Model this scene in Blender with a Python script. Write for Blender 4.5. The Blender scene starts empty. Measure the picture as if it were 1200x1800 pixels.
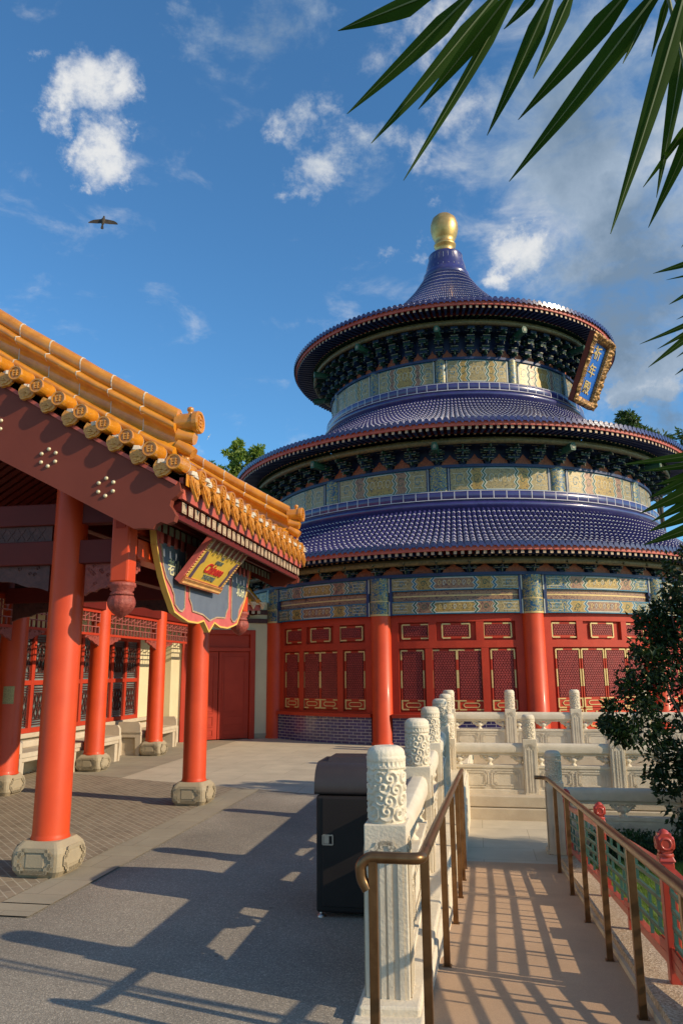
import bpy, math, random
from mathutils import Vector, Matrix, noise
random.seed(7)
R = math.radians
scene = bpy.context.scene
C = scene.collection

# ------------------------------------------------------------------ camera
EYE = 1.62
PITCH, ROLL, FOC = R(12.027), R(-0.4948), 1317.45
cam_d = bpy.data.cameras.new("camera"); cam = bpy.data.objects.new("camera", cam_d); C.objects.link(cam)
cam_d.sensor_fit = 'VERTICAL'; cam_d.sensor_height = 36.0; cam_d.lens = FOC / 1800 * 36.0
cam_d.clip_start = 0.05; cam_d.clip_end = 3000
_f = Vector((0, math.cos(PITCH), math.sin(PITCH))); _u = Vector((0, -math.sin(PITCH), math.cos(PITCH))); _r = Vector((1, 0, 0))
_R = _r * math.cos(ROLL) + _u * math.sin(ROLL); _U = _u * math.cos(ROLL) - _r * math.sin(ROLL)
m = Matrix((( _R.x, _U.x, -_f.x, 0), (_R.y, _U.y, -_f.y, 0), (_R.z, _U.z, -_f.z, EYE), (0, 0, 0, 1)))
cam.matrix_world = m
scene.camera = cam

# ------------------------------------------------------------------ light
SUN_EL = R(25.5); SUN_AZ = math.atan2(0.907, -0.421)      # direction towards the sun, clockwise from +Y
sd = Vector((math.sin(SUN_AZ) * math.cos(SUN_EL), math.cos(SUN_AZ) * math.cos(SUN_EL), math.sin(SUN_EL)))
ld = bpy.data.lights.new("sun", 'SUN'); ld.energy = 5.0; ld.angle = R(0.55); ld.color = (1.0, 0.83, 0.60)
lo = bpy.data.objects.new("sun", ld); C.objects.link(lo)
lo.rotation_euler = sd.to_track_quat('Z', 'Y').to_euler(); lo.location = sd * 60
scene.view_settings.view_transform = 'Standard'; scene.view_settings.look = 'None'
scene.view_settings.gamma = 1.0; scene.view_settings.exposure = 0.0

# ------------------------------------------------------------------ sky
w = bpy.data.worlds.new("World"); scene.world = w; w.use_nodes = True
nt = w.node_tree; nt.nodes.clear(); N = nt.nodes.new; L = nt.links.new
out = N('ShaderNodeOutputWorld'); bg = N('ShaderNodeBackground'); bg.inputs[1].default_value = 0.097
sky = N('ShaderNodeTexSky'); sky.sky_type = 'NISHITA'; sky.sun_disc = False
sky.sun_elevation = SUN_EL; sky.sun_rotation = SUN_AZ; sky.air_density = 1.0; sky.dust_density = 0.4; sky.ozone_density = 2.2
tc = N('ShaderNodeTexCoord')
def wmath(op, a, b=None, c=None, clamp=False):
    n = N('ShaderNodeMath'); n.operation = op; n.use_clamp = clamp
    for i, v in enumerate((a, b, c)):
        if v is None: continue
        if isinstance(v, (int, float)): n.inputs[i].default_value = v
        else: L(v, n.inputs[i])
    return n.outputs[0]
def wramp(fac, stops):
    n = N('ShaderNodeValToRGB'); L(fac, n.inputs[0])
    e = n.color_ramp.elements
    while len(e) < len(stops): e.new(0.5)
    for i, (p, c) in enumerate(stops):
        e[i].position = p; e[i].color = (*c, 1) if len(c) == 3 else c
    return n.outputs[0]
wz = N('ShaderNodeTexNoise'); wz.inputs['Scale'].default_value = 9.0; wz.inputs['Detail'].default_value = 9; wz.inputs['Roughness'].default_value = 0.68; L(tc.outputs['Generated'], wz.inputs['Vector'])
wc = N('ShaderNodeVectorMath'); wc.operation = 'SUBTRACT'; L(wz.outputs['Color'], wc.inputs[0]); wc.inputs[1].default_value = (.5, .5, .5)
wv = N('ShaderNodeVectorMath'); wv.operation = 'MULTIPLY_ADD'; L(wc.outputs[0], wv.inputs[0]); wv.inputs[1].default_value = (.15, .15, .15); L(tc.outputs['Generated'], wv.inputs[2])
def blob(v, rad, stretch=(1, 1, 1)):
    s = N('ShaderNodeVectorMath'); s.operation = 'SUBTRACT'; L(wv.outputs[0], s.inputs[0]); s.inputs[1].default_value = v
    k = N('ShaderNodeVectorMath'); k.operation = 'MULTIPLY'; L(s.outputs[0], k.inputs[0]); k.inputs[1].default_value = stretch
    l = N('ShaderNodeVectorMath'); l.operation = 'LENGTH'; L(k.outputs[0], l.inputs[0])
    return wmath('SUBTRACT', 1.0, wmath('DIVIDE', l.outputs['Value'], rad), clamp=False)
nz = N('ShaderNodeTexNoise'); nz.inputs['Scale'].default_value = 9.5; nz.inputs['Detail'].default_value = 12; nz.inputs['Roughness'].default_value = 0.62
nz.inputs['Distortion'].default_value = 0.35
mp = N('ShaderNodeMapping'); mp.inputs['Scale'].default_value = (1.0, 1.0, 1.9); mp.inputs['Rotation'].default_value = (0, R(-10), 0); L(tc.outputs['Generated'], mp.inputs[0]); L(mp.outputs[0], nz.inputs['Vector'])
# (direction, angular radius, weight); ones behind the camera added to whiten the ambient
CLOUDS = [((-0.318, 0.717, 0.62), 0.026, 1, (1, 1, 1)), ((-0.298, 0.712, 0.636), 0.033, 1.1, (1, 1, 1)), ((-0.272, 0.717, 0.641), 0.044, 1.15, (1, 1, 1)), ((-0.25, 0.731, 0.635), 0.039, 1.1, (1, 1, 1)), ((-0.23, 0.739, 0.634), 0.024, 1, (1, 1, 1)), ((-0.308, 0.745, 0.591), 0.023, 0.95, (1, 1, 1)), ((-0.284, 0.756, 0.59), 0.039, 1.15, (1, 1, 1)), ((-0.272, 0.772, 0.574), 0.035, 1.0, (1, 1, 1)), ((-0.255, 0.785, 0.565), 0.021, 0.9, (1, 1, 1)), ((-0.24, 0.756, 0.609), 0.017, 0.8, (1, 1, 1)), ((-0.295, 0.775, 0.558), 0.018, 0.8, (1, 1, 1)), ((-0.067, 0.775, 0.628), 0.027, 0.8, (1, 1, 1)), ((-0.04, 0.771, 0.636), 0.036, 0.95, (1, 1, 1)), ((-0.003, 0.768, 0.641), 0.032, 0.85, (1, 1, 1)), ((-0.059, 0.805, 0.59), 0.032, 1, (1, 1, 1)), ((-0.034, 0.803, 0.595), 0.039, 1.1, (1, 1, 1)), ((-0.003, 0.797, 0.604), 0.038, 1.05, (1, 1, 1)), ((0.031, 0.789, 0.613), 0.038, 1, (1, 1, 1)), ((0.065, 0.785, 0.616), 0.032, 0.9, (1, 1, 1)), ((0.099, 0.791, 0.604), 0.03, 0.75, (1, 1, 1)), ((0.017, 0.781, 0.624), 0.03, 0.8, (1, 1, 1)), ((-0.175, 0.683, 0.709), 0.046, 0.75, (1, 1, 1)), ((-0.121, 0.694, 0.71), 0.046, 0.7, (1, 1, 1)), ((-0.078, 0.704, 0.705), 0.061, 0.9, (1, 1, 1)), ((-0.033, 0.697, 0.716), 0.046, 0.7, (1, 1, 1)), ((0.062, 0.712, 0.7), 0.046, 0.8, (1, 1, 1)), ((0.106, 0.705, 0.701), 0.053, 0.85, (1, 1, 1)), ((0.137, 0.759, 0.636), 0.053, 0.95, (1, 1, 1)), ((0.168, 0.746, 0.644), 0.053, 1.0, (1, 1, 1)), ((0.203, 0.74, 0.642), 0.053, 1.0, (1, 1, 1)), ((0.152, 0.777, 0.612), 0.03, 0.8, (1, 1, 1)), ((0.088, 0.846, 0.525), 0.026, 0.75, (1, 1, 1)), ((0.056, 0.853, 0.519), 0.018, 0.7, (1, 1, 1)), ((0.118, 0.817, 0.564), 0.023, 0.6, (1, 1, 1)), ((-0.189, 0.939, 0.289), 0.026, 0.7, (1, 1, 1)), ((-0.327, 0.677, 0.659), 0.015, 0.6, (1, 1, 1)), ((0.222, 0.827, 0.516), 0.047, 1.6, (1, 1, 1)), ((0.207, 0.847, 0.489), 0.038, 1.5, (1, 1, 1)), ((0.253, 0.828, 0.501), 0.053, 1.5, (1, 1, 1)), ((0.294, 0.77, 0.567), 0.22, 1.25, (1, 1, 1)), ((0.339, 0.802, 0.491), 0.182, 1.35, (1, 1, 1)), ((0.366, 0.715, 0.596), 0.213, 1.2, (1, 1, 1)), ((0.353, 0.839, 0.415), 0.152, 1.1, (1, 1, 1)), ((0.346, 0.876, 0.335), 0.03, 2.2, (1, 1, 1)), ((0.37, 0.862, 0.347), 0.038, 2.4, (1, 1, 1)), ((0.396, 0.848, 0.352), 0.046, 2.4, (1, 1, 1)), ((0.383, 0.87, 0.31), 0.068, 1.0, (1, 1, 1)), ((0.487, 0.704, 0.517), 0.38, 0.9, (1, 1, 1)), ((-0.545, 0.732, 0.409), 0.228, 0.7, (1, 1, 1)), ((0.75, -0.5, 0.42), 0.55, 1.2, (1, 1, 1)), ((-0.6, -0.65, 0.45), 0.5, 1.1, (1, 1, 1)), ((0, -0.9, 0.42), 0.4, 1.0, (1, 1, 1)), ((-0.2, -0.3, 0.93), 0.35, 0.9, (1, 1, 1))]
tot = None
for v, rad, wt, st in CLOUDS:
    b = wmath('MULTIPLY', wmath('MAXIMUM', blob(v, rad, st), 0.0), wt)
    tot = b if tot is None else wmath('MAXIMUM', tot, b)
dens = wmath('ADD', nz.outputs['Fac'], wmath('MULTIPLY', tot, 0.38))
cov = N('ShaderNodeMapRange'); cov.interpolation_type = 'SMOOTHSTEP'; cov.inputs['From Min'].default_value = 0.56; cov.inputs['From Max'].default_value = 0.99
L(dens, cov.inputs['Value'])
nz2 = N('ShaderNodeTexNoise'); nz2.inputs['Scale'].default_value = 7.0; nz2.inputs['Detail'].default_value = 8; nz2.inputs['Roughness'].default_value = 0.6
mp2 = N('ShaderNodeMapping'); mp2.inputs['Location'].default_value = (0.3, 0.1, 0.05); L(tc.outputs['Generated'], mp2.inputs[0]); L(mp2.outputs[0], nz2.inputs['Vector'])
sep = N('ShaderNodeSeparateXYZ'); L(tc.outputs['Generated'], sep.inputs[0])
greyz = [((0.351, 0.83, 0.433), 0.175, 1.15, (1, 1, 1.3)), ((0.265, 0.751, 0.605), 0.175, 0.8, (1, 1, 1)), ((0.35, 0.795, 0.495), 0.121, 0.8, (1, 1, 1)), ((0.384, 0.874, 0.297), 0.084, 0.9, (1, 1, 1)), ((-0.071, 0.703, 0.708), 0.19, 0.55, (1, 1, 1)), ((0.017, 0.811, 0.585), 0.137, 0.4, (1, 1, 1))]
gr = None
for v, rad, wt, st in greyz:
    b = wmath('MULTIPLY', wmath('MAXIMUM', blob(v, rad, st), 0.0), wt); gr = b if gr is None else wmath('MAXIMUM', gr, b)
shade = wmath('ADD', wmath('SUBTRACT', nz2.outputs['Fac'], 0.5), wmath('SUBTRACT', 1.0, gr))
ccol = wramp(shade, [(0.25, (1.9, 2.8, 4.0)), (0.62, (3.6, 4.6, 5.9)), (0.95, (8.2, 8.3, 8.4))])
tint = N('ShaderNodeMix'); tint.data_type = 'RGBA'; tint.blend_type = 'MULTIPLY'; tint.inputs[0].default_value = 1.0
L(sky.outputs[0], tint.inputs[6]); tint.inputs[7].default_value = (0.90, 1.58, 1.96, 1)
mix = N('ShaderNodeMix'); mix.data_type = 'RGBA'
L(cov.outputs[0], mix.inputs[0]); L(tint.outputs[2], mix.inputs[6]); L(ccol, mix.inputs[7])
L(mix.outputs[2], bg.inputs[0]); L(bg.outputs[0], out.inputs[0])

# ------------------------------------------------------------------ materials
MATS = {}
def mat(name, col, rough=0.6, col2=None, ns=6.0, amt=0.25, bump=0.0, bs=40.0, metal=0.0, coat=0.0, spec=0.5, dirt=0.0, detail=4.0):
    if name in MATS: return MATS[name]
    M = bpy.data.materials.new(name); M.use_nodes = True; t = M.node_tree; n = t.nodes; l = t.links
    b = n['Principled BSDF']
    g = n.new('ShaderNodeNewGeometry')
    nn = n.new('ShaderNodeTexNoise'); nn.inputs['Scale'].default_value = ns; nn.inputs['Detail'].default_value = detail; nn.inputs['Roughness'].default_value = 0.6
    l.new(g.outputs['Position'], nn.inputs['Vector'])
    mx = n.new('ShaderNodeMix'); mx.data_type = 'RGBA'
    c2 = col2 if col2 else tuple(c * (1 - amt) for c in col)
    mr = n.new('ShaderNodeMapRange'); mr.inputs['From Min'].default_value = 0.32; mr.inputs['From Max'].default_value = 0.68
    l.new(nn.outputs['Fac'], mr.inputs['Value']); l.new(mr.outputs[0], mx.inputs[0])
    mx.inputs[6].default_value = (*col, 1); mx.inputs[7].default_value = (*c2, 1)
    last = mx.outputs[2]
    if dirt:
        d = n.new('ShaderNodeTexNoise'); d.inputs['Scale'].default_value = 1.7; d.inputs['Detail'].default_value = 8; d.inputs['Roughness'].default_value = 0.7
        l.new(g.outputs['Position'], d.inputs['Vector'])
        dm = n.new('ShaderNodeMapRange'); dm.inputs['From Min'].default_value = 0.45; dm.inputs['From Max'].default_value = 0.75; dm.inputs['To Max'].default_value = dirt
        l.new(d.outputs['Fac'], dm.inputs['Value'])
        dx = n.new('ShaderNodeMix'); dx.data_type = 'RGBA'; l.new(dm.outputs[0], dx.inputs[0]); l.new(last, dx.inputs[6])
        dx.inputs[7].default_value = (col[0] * .45, col[1] * .42, col[2] * .38, 1); last = dx.outputs[2]
    l.new(last, b.inputs['Base Color'])
    b.inputs['Roughness'].default_value = rough; b.inputs['Metallic'].default_value = metal
    b.inputs['Coat Weight'].default_value = coat; b.inputs['Coat Roughness'].default_value = 0.12
    b.inputs['Specular IOR Level'].default_value = spec
    if bump:
        bn = n.new('ShaderNodeTexNoise'); bn.inputs['Scale'].default_value = bs; bn.inputs['Detail'].default_value = 5
        l.new(g.outputs['Position'], bn.inputs['Vector'])
        bb = n.new('ShaderNodeBump'); bb.inputs['Strength'].default_value = bump; bb.inputs['Distance'].default_value = 0.01
        l.new(bn.outputs['Fac'], bb.inputs['Height']); l.new(bb.outputs[0], b.inputs['Normal'])
    MATS[name] = M; return M

blue_tile = mat('blue_glaze', (0.046, 0.040, 0.150), 0.27, (0.020, 0.020, 0.085), 13, coat=0.3, bump=0.25, bs=25, dirt=0.35, detail=8)
blue_flat = mat('blue_ridge_glaze', (0.046, 0.040, 0.165), 0.28, (0.028, 0.026, 0.11), 5, coat=0.5, bump=0.1, bs=15)
grout_glint = mat('pale_grout_glint', (0.55, 0.52, 0.55), 0.8)  # collar grout, also the painted glints at the roof tile joints
yellow = mat('yellow_glaze', (0.68, 0.27, 0.020), 0.24, (0.50, 0.165, 0.012), 7, coat=0.6, bump=0.2, bs=30, dirt=0.3)
yellow_d = mat('yellow_relief', (0.74, 0.32, 0.045), 0.35, (0.52, 0.19, 0.02), 30, coat=0.3, bump=0.7, bs=70)
mortar = mat('mortar', (0.62, 0.52, 0.40), 0.9, bump=0.5)
red_lac = mat('red_lacquer', (0.64, 0.066, 0.012), 0.48, (0.54, 0.050, 0.010), 2.2, spec=0.35, coat=0.05, dirt=0.16, detail=8, bump=0.05, bs=8)
red_wall = mat('red_wall_paint', (0.47, 0.045, 0.018), 0.55, (0.39, 0.034, 0.014), 2, bump=0.05, spec=0.25, dirt=0.15)
red_pink = mat('red_faded_fascia', (0.52, 0.115, 0.08), 0.6, (0.42, 0.07, 0.05), 4)
red_dark = mat('dark_red_panel', (0.085, 0.005, 0.006), 0.6, (0.06, 0.004, 0.005), 10, spec=0.2)
lattice_m = mat('lattice_paint', (0.42, 0.055, 0.045), 0.5)
maroon = mat('maroon_board', (0.20, 0.042, 0.024), 0.6, (0.175, 0.036, 0.02), 2, spec=0.25, bump=0.08, bs=12)
carved_red = mat('carved_red', (0.36, 0.075, 0.05), 0.6, (0.2, 0.03, 0.02), 30, bump=0.6, bs=60)
dark_beam = mat('dark_red_beam', (0.13, 0.012, 0.008), 0.55, (0.10, 0.01, 0.007), 3, spec=0.25)  # beam red darkened so the colour itself deepens the shade under the roofs
gold = mat('gold_paint', (0.66, 0.48, 0.20), 0.45, (0.52, 0.36, 0.13), 20, metal=0.15)
gold_s = mat('gold_leaf_satin', (0.72, 0.46, 0.17), 0.40, (0.52, 0.31, 0.10), 5, metal=0.7, bump=0.2, bs=14)
gold_carved = mat('gold_carved', (0.46, 0.25, 0.075), 0.42, (0.07, 0.025, 0.01), 26, metal=0.5, bump=1.0, bs=45)
navy = mat('navy_paint', (0.012, 0.03, 0.11), 0.5)
teal = mat('teal_paint', (0.01, 0.16, 0.26), 0.5, (0.008, 0.09, 0.16), 14)
green_p = mat('green_paint', (0.02, 0.10, 0.055), 0.55, (0.012, 0.06, 0.035), 12)
pale_line = mat('pale_line_paint', (0.50, 0.50, 0.42), 0.5)
cream_end = mat('cream_rafter_end', (0.50, 0.36, 0.23), 0.6, (0.34, 0.22, 0.13), 20)
marble = mat('cast_stone', (0.72, 0.625, 0.475), 0.8, (0.60, 0.515, 0.38), 5, bump=0.35, bs=60, dirt=0.22)
marble_s = mat('stone_plinth', (0.56, 0.47, 0.34), 0.8, (0.48, 0.39, 0.28), 4, bump=0.3, bs=50, dirt=0.15)
ped_m = mat('pedestal_stone', (0.40, 0.32, 0.20), 0.75, (0.33, 0.27, 0.18), 6, bump=0.2, bs=70, dirt=0.15)
cream_w = mat('cream_plaster', (0.68, 0.58, 0.36), 0.8, (0.62, 0.52, 0.32), 2, bump=0.2, bs=50)
bronze = mat('bronze_rail', (0.23, 0.125, 0.055), 0.33, (0.16, 0.08, 0.032), 14, metal=0.75, bump=0.05)
bin_m = mat('bin_metal', (0.020, 0.015, 0.013), 0.5, (0.016, 0.012, 0.011), 4, spec=0.25)
steel = mat('latch_steel', (0.5, 0.47, 0.42), 0.35, metal=0.9)
black = mat('near_black', (0.012, 0.012, 0.014), 0.6)
fence_red = mat('fence_red', (0.46, 0.048, 0.024), 0.42, (0.38, 0.04, 0.02), 6, coat=0.3)
fence_green = mat('fence_green', (0.045, 0.115, 0.085), 0.5, (0.035, 0.09, 0.065), 8)
glass = mat('window_glass', (0.10, 0.12, 0.115), 0.12, (0.22, 0.25, 0.24), 3)
carv_dark = mat('dark_carving', (0.10, 0.028, 0.022), 0.6, (0.05, 0.012, 0.01), 20, bump=0.5)
banner_b = mat('banner_blue', (0.125, 0.145, 0.185), 0.65, (0.10, 0.12, 0.16), 8)
banner_r = mat('banner_red', (0.62, 0.13, 0.11), 0.6, (0.5, 0.09, 0.08), 8)
sign_y = mat('sign_yellow', (0.78, 0.50, 0.06), 0.5, (0.70, 0.42, 0.05), 4)
sign_txt = mat('sign_slate', (0.12, 0.16, 0.15), 0.6)
sign_red = mat('sign_red', (0.62, 0.03, 0.02), 0.5)
sign_pur = mat('sign_violet', (0.11, 0.07, 0.12), 0.6)
plaque_b = mat('plaque_blue', (0.012, 0.13, 0.50), 0.5, (0.01, 0.11, 0.44), 4)
bark = mat('bark', (0.10, 0.075, 0.05), 0.9, (0.055, 0.04, 0.028), 12, bump=0.6)
def leafmat(name, a, b, rough=0.45, trans=0.25, scale=1.2):
    M = mat(name, a, rough, b, scale, detail=3)
    M.node_tree.nodes['Principled BSDF'].inputs['Transmission Weight'].default_value = 0
    t = M.node_tree; n = t.nodes
    tr = n.new('ShaderNodeBsdfTranslucent'); tr.inputs[0].default_value = (a[0] * 1.6, a[1] * 1.8, a[2] * .8, 1)
    ms = n.new('ShaderNodeMixShader'); ms.inputs[0].default_value = trans
    t.links.new(n['Principled BSDF'].outputs[0], ms.inputs[1]); t.links.new(tr.outputs[0], ms.inputs[2])
    t.links.new(ms.outputs[0], n['Material Output'].inputs[0]); return M
leaf_dark = leafmat('dark_glossy_leaf', (0.026, 0.052, 0.014), (0.007, 0.015, 0.006), 0.42, 0.10, 9); leaf_dark.node_tree.nodes['Principled BSDF'].inputs['Specular IOR Level'].default_value = 0.22
leaf_far = leafmat('far_leaf', (0.22, 0.29, 0.06), (0.10, 0.15, 0.03), 0.6, 0.35, 0.6)
leaf_far2 = leafmat('far_leaf_deep', (0.07, 0.11, 0.03), (0.04, 0.065, 0.02), 0.6, 0.25, 0.6)
leaf_bam = leafmat('bamboo_leaf', (0.028, 0.062, 0.007), (0.014, 0.034, 0.004), 0.75, 0.30, 6); leaf_bam.node_tree.nodes['Principled BSDF'].inputs['Specular IOR Level'].default_value = 0.08
leaf_hedge = leafmat('hedge_leaf', (0.035, 0.08, 0.02), (0.018, 0.04, 0.012), 0.5, 0.15, 2)
grass_m = leafmat('grass_blade', (0.16, 0.24, 0.03), (0.09, 0.15, 0.02), 0.6, 0.3, 3)

def brickmat(name, c1, c2, mort, bw, bh, ms, rough, axes='XZ', off=0.5, bump=0.3, rot=0.0, noise_amt=0.0, coat=0.0, ang=0.0, uv=False):
    M = bpy.data.materials.new(name); M.use_nodes = True; t = M.node_tree; n = t.nodes; l = t.links
    b = n['Principled BSDF']
    g = n.new('ShaderNodeNewGeometry'); mpn = n.new('ShaderNodeMapping'); mpn.inputs['Rotation'].default_value = (0, 0, rot)
    if uv:
        u = n.new('ShaderNodeUVMap'); l.new(u.outputs[0], mpn.inputs[0])
    else: l.new(g.outputs['Position'], mpn.inputs[0])
    br = n.new('ShaderNodeTexBrick'); br.offset = off
    br.inputs['Color1'].default_value = (*c1, 1); br.inputs['Color2'].default_value = (*c2, 1); br.inputs['Mortar'].default_value = (*mort, 1)
    br.inputs['Scale'].default_value = 1.0; br.inputs['Brick Width'].default_value = bw; br.inputs['Row Height'].default_value = bh
    br.inputs['Mortar Size'].default_value = ms; br.inputs['Mortar Smooth'].default_value = 0.15
    l.new(mpn.outputs[0], br.inputs['Vector'])
    nn = n.new('ShaderNodeTexNoise'); nn.inputs['Scale'].default_value = 2.2; nn.inputs['Detail'].default_value = 9; nn.inputs['Roughness'].default_value = 0.65
    l.new(g.outputs['Position'], nn.inputs['Vector'])
    mr = n.new('ShaderNodeMapRange'); mr.inputs['From Min'].default_value = 0.3; mr.inputs['From Max'].default_value = 0.7
    mr.inputs['To Min'].default_value = 1 - noise_amt; mr.inputs['To Max'].default_value = 1 + noise_amt * .4
    l.new(nn.outputs['Fac'], mr.inputs['Value'])
    n3 = n.new('ShaderNodeTexNoise'); n3.inputs['Scale'].default_value = 140; n3.inputs['Detail'].default_value = 2
    l.new(g.outputs['Position'], n3.inputs['Vector'])
    mr3 = n.new('ShaderNodeMapRange'); mr3.inputs['From Min'].default_value = 0.3; mr3.inputs['From Max'].default_value = 0.7
    mr3.inputs['To Min'].default_value = 1 - noise_amt * .5; mr3.inputs['To Max'].default_value = 1 + noise_amt * .4
    l.new(n3.outputs['Fac'], mr3.inputs['Value'])
    mm = n.new('ShaderNodeMath'); mm.operation = 'MULTIPLY'; l.new(mr.outputs[0], mm.inputs[0]); l.new(mr3.outputs[0], mm.inputs[1])
    vm = n.new('ShaderNodeVectorMath'); vm.operation = 'SCALE'; l.new(br.outputs['Color'], vm.inputs[0]); l.new(mm.outputs[0], vm.inputs['Scale'])
    l.new(vm.outputs[0], b.inputs['Base Color']); b.inputs['Roughness'].default_value = rough; b.inputs['Coat Weight'].default_value = coat
    bb = n.new('ShaderNodeBump'); bb.inputs['Strength'].default_value = bump; bb.inputs['Distance'].default_value = 0.006; bb.invert = True
    l.new(br.outputs['Fac'], bb.inputs['Height']); l.new(bb.outputs[0], b.inputs['Normal'])
    return M
def groundmat(name, stops, speck, ss, blotch, rough=0.9, bump=0.5):
    """pebbled / speckled surface: fine speckle colours times large soft blotches"""
    M = bpy.data.materials.new(name); M.use_nodes = True; t = M.node_tree; n = t.nodes; l = t.links
    b = n['Principled BSDF']; g = n.new('ShaderNodeNewGeometry')
    vo = n.new('ShaderNodeTexVoronoi'); vo.inputs['Scale'].default_value = ss; l.new(g.outputs['Position'], vo.inputs['Vector'])
    sp = n.new('ShaderNodeSeparateColor'); l.new(vo.outputs['Color'], sp.inputs[0])
    cr = n.new('ShaderNodeValToRGB'); l.new(sp.outputs[0], cr.inputs[0]); e = cr.color_ramp.elements
    while len(e) < len(stops): e.new(0.5)
    for i, (p, c) in enumerate(stops): e[i].position = p; e[i].color = (*c, 1)
    nn = n.new('ShaderNodeTexNoise'); nn.inputs['Scale'].default_value = 0.9; nn.inputs['Detail'].default_value = 10; nn.inputs['Roughness'].default_value = 0.62
    l.new(g.outputs['Position'], nn.inputs['Vector'])
    mr = n.new('ShaderNodeMapRange'); mr.inputs['From Min'].default_value = 0.3; mr.inputs['From Max'].default_value = 0.7
    mr.inputs['To Min'].default_value = 1 - blotch; mr.inputs['To Max'].default_value = 1 + blotch
    l.new(nn.outputs['Fac'], mr.inputs['Value'])
    vm = n.new('ShaderNodeVectorMath'); vm.operation = 'SCALE'; l.new(cr.outputs['Color'], vm.inputs[0]); l.new(mr.outputs[0], vm.inputs['Scale'])
    v2 = n.new('ShaderNodeTexVoronoi'); v2.inputs['Scale'].default_value = 2.6; v2.inputs['Randomness'].default_value = 1.0; l.new(g.outputs['Position'], v2.inputs['Vector'])
    wn = n.new('ShaderNodeTexNoise'); wn.inputs['Scale'].default_value = 14; l.new(g.outputs['Position'], wn.inputs['Vector'])
    wa = n.new('ShaderNodeMath'); wa.operation = 'MULTIPLY_ADD'; l.new(wn.outputs['Fac'], wa.inputs[0]); wa.inputs[1].default_value = 0.06; l.new(v2.outputs['Distance'], wa.inputs[2])
    ms_ = n.new('ShaderNodeMapRange'); ms_.inputs['From Min'].default_value = 0.055; ms_.inputs['From Max'].default_value = 0.085; ms_.inputs['To Min'].default_value = 0.62; ms_.inputs['To Max'].default_value = 1.0; l.new(wa.outputs[0], ms_.inputs['Value'])
    st2 = n.new('ShaderNodeTexNoise'); st2.inputs['Scale'].default_value = 0.33; st2.inputs['Detail'].default_value = 6; st2.inputs['Distortion'].default_value = 1.2; l.new(g.outputs['Position'], st2.inputs['Vector'])
    ms2 = n.new('ShaderNodeMapRange'); ms2.inputs['From Min'].default_value = 0.40; ms2.inputs['From Max'].default_value = 0.62; ms2.inputs['To Min'].default_value = 1 - blotch; ms2.inputs['To Max'].default_value = 1.06; l.new(st2.outputs['Fac'], ms2.inputs['Value'])
    mq = n.new('ShaderNodeMath'); mq.operation = 'MULTIPLY'; l.new(ms_.outputs[0], mq.inputs[0]); l.new(ms2.outputs[0], mq.inputs[1])
    vq = n.new('ShaderNodeVectorMath'); vq.operation = 'SCALE'; l.new(vm.outputs[0], vq.inputs[0]); l.new(mq.outputs[0], vq.inputs['Scale']); vm = vq
    l.new(vm.outputs[0], b.inputs['Base Color']); b.inputs['Roughness'].default_value = rough
    bb = n.new('ShaderNodeBump'); bb.inputs['Strength'].default_value = bump; bb.inputs['Distance'].default_value = 0.004
    l.new(vo.outputs['Distance'], bb.inputs['Height']); l.new(bb.outputs[0], b.inputs['Normal'])
    return M
asphalt = groundmat('exposed_aggregate', [(0.0, (0.20, 0.172, 0.132)), (0.5, (0.27, 0.232, 0.18)), (0.86, (0.33, 0.285, 0.22)), (1.0, (0.50, 0.43, 0.33))], 0, 150, 0.16)
pebble = groundmat('pebble_dash', [(0.0, (0.34, 0.22, 0.13)), (0.5, (0.50, 0.36, 0.23)), (1.0, (0.68, 0.54, 0.38))], 0, 110, 0.12, bump=0.9)
ramp_m = groundmat('ramp_concrete', [(0.0, (0.46, 0.295, 0.175)), (0.6, (0.50, 0.325, 0.195)), (1.0, (0.56, 0.37, 0.225))], 0, 260, 0.14, bump=0.25)
soil = groundmat('lawn_soil', [(0.0, (0.06, 0.08, 0.02)), (1.0, (0.10, 0.13, 0.03))], 0, 40, 0.3)
AANG = R(9.8)
paving = brickmat('pale_paving', (0.56, 0.475, 0.34), (0.51, 0.43, 0.31), (0.40, 0.33, 0.23), 1.25, 0.62, 0.006, 0.85, rot=AANG, noise_amt=0.16)
porch_brick = brickmat('porch_brick', (0.24, 0.185, 0.125), (0.30, 0.235, 0.16), (0.42, 0.36, 0.26), 0.21, 0.075, 0.006, 0.8, rot=AANG + R(45), noise_amt=0.2, bump=0.5)
band_m = brickmat('stone_border', (0.35, 0.30, 0.21), (0.31, 0.265, 0.19), (0.24, 0.2, 0.14), 0.6, 0.4, 0.005, 0.85, rot=AANG, noise_amt=0.15)
blue_brick = brickmat('blue_glazed_brick', (0.035, 0.03, 0.11), (0.05, 0.04, 0.15), (0.36, 0.34, 0.36), 0.21, 0.068, 0.0075, 0.25, noise_amt=0.15, coat=0.4, uv=True)

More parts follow.
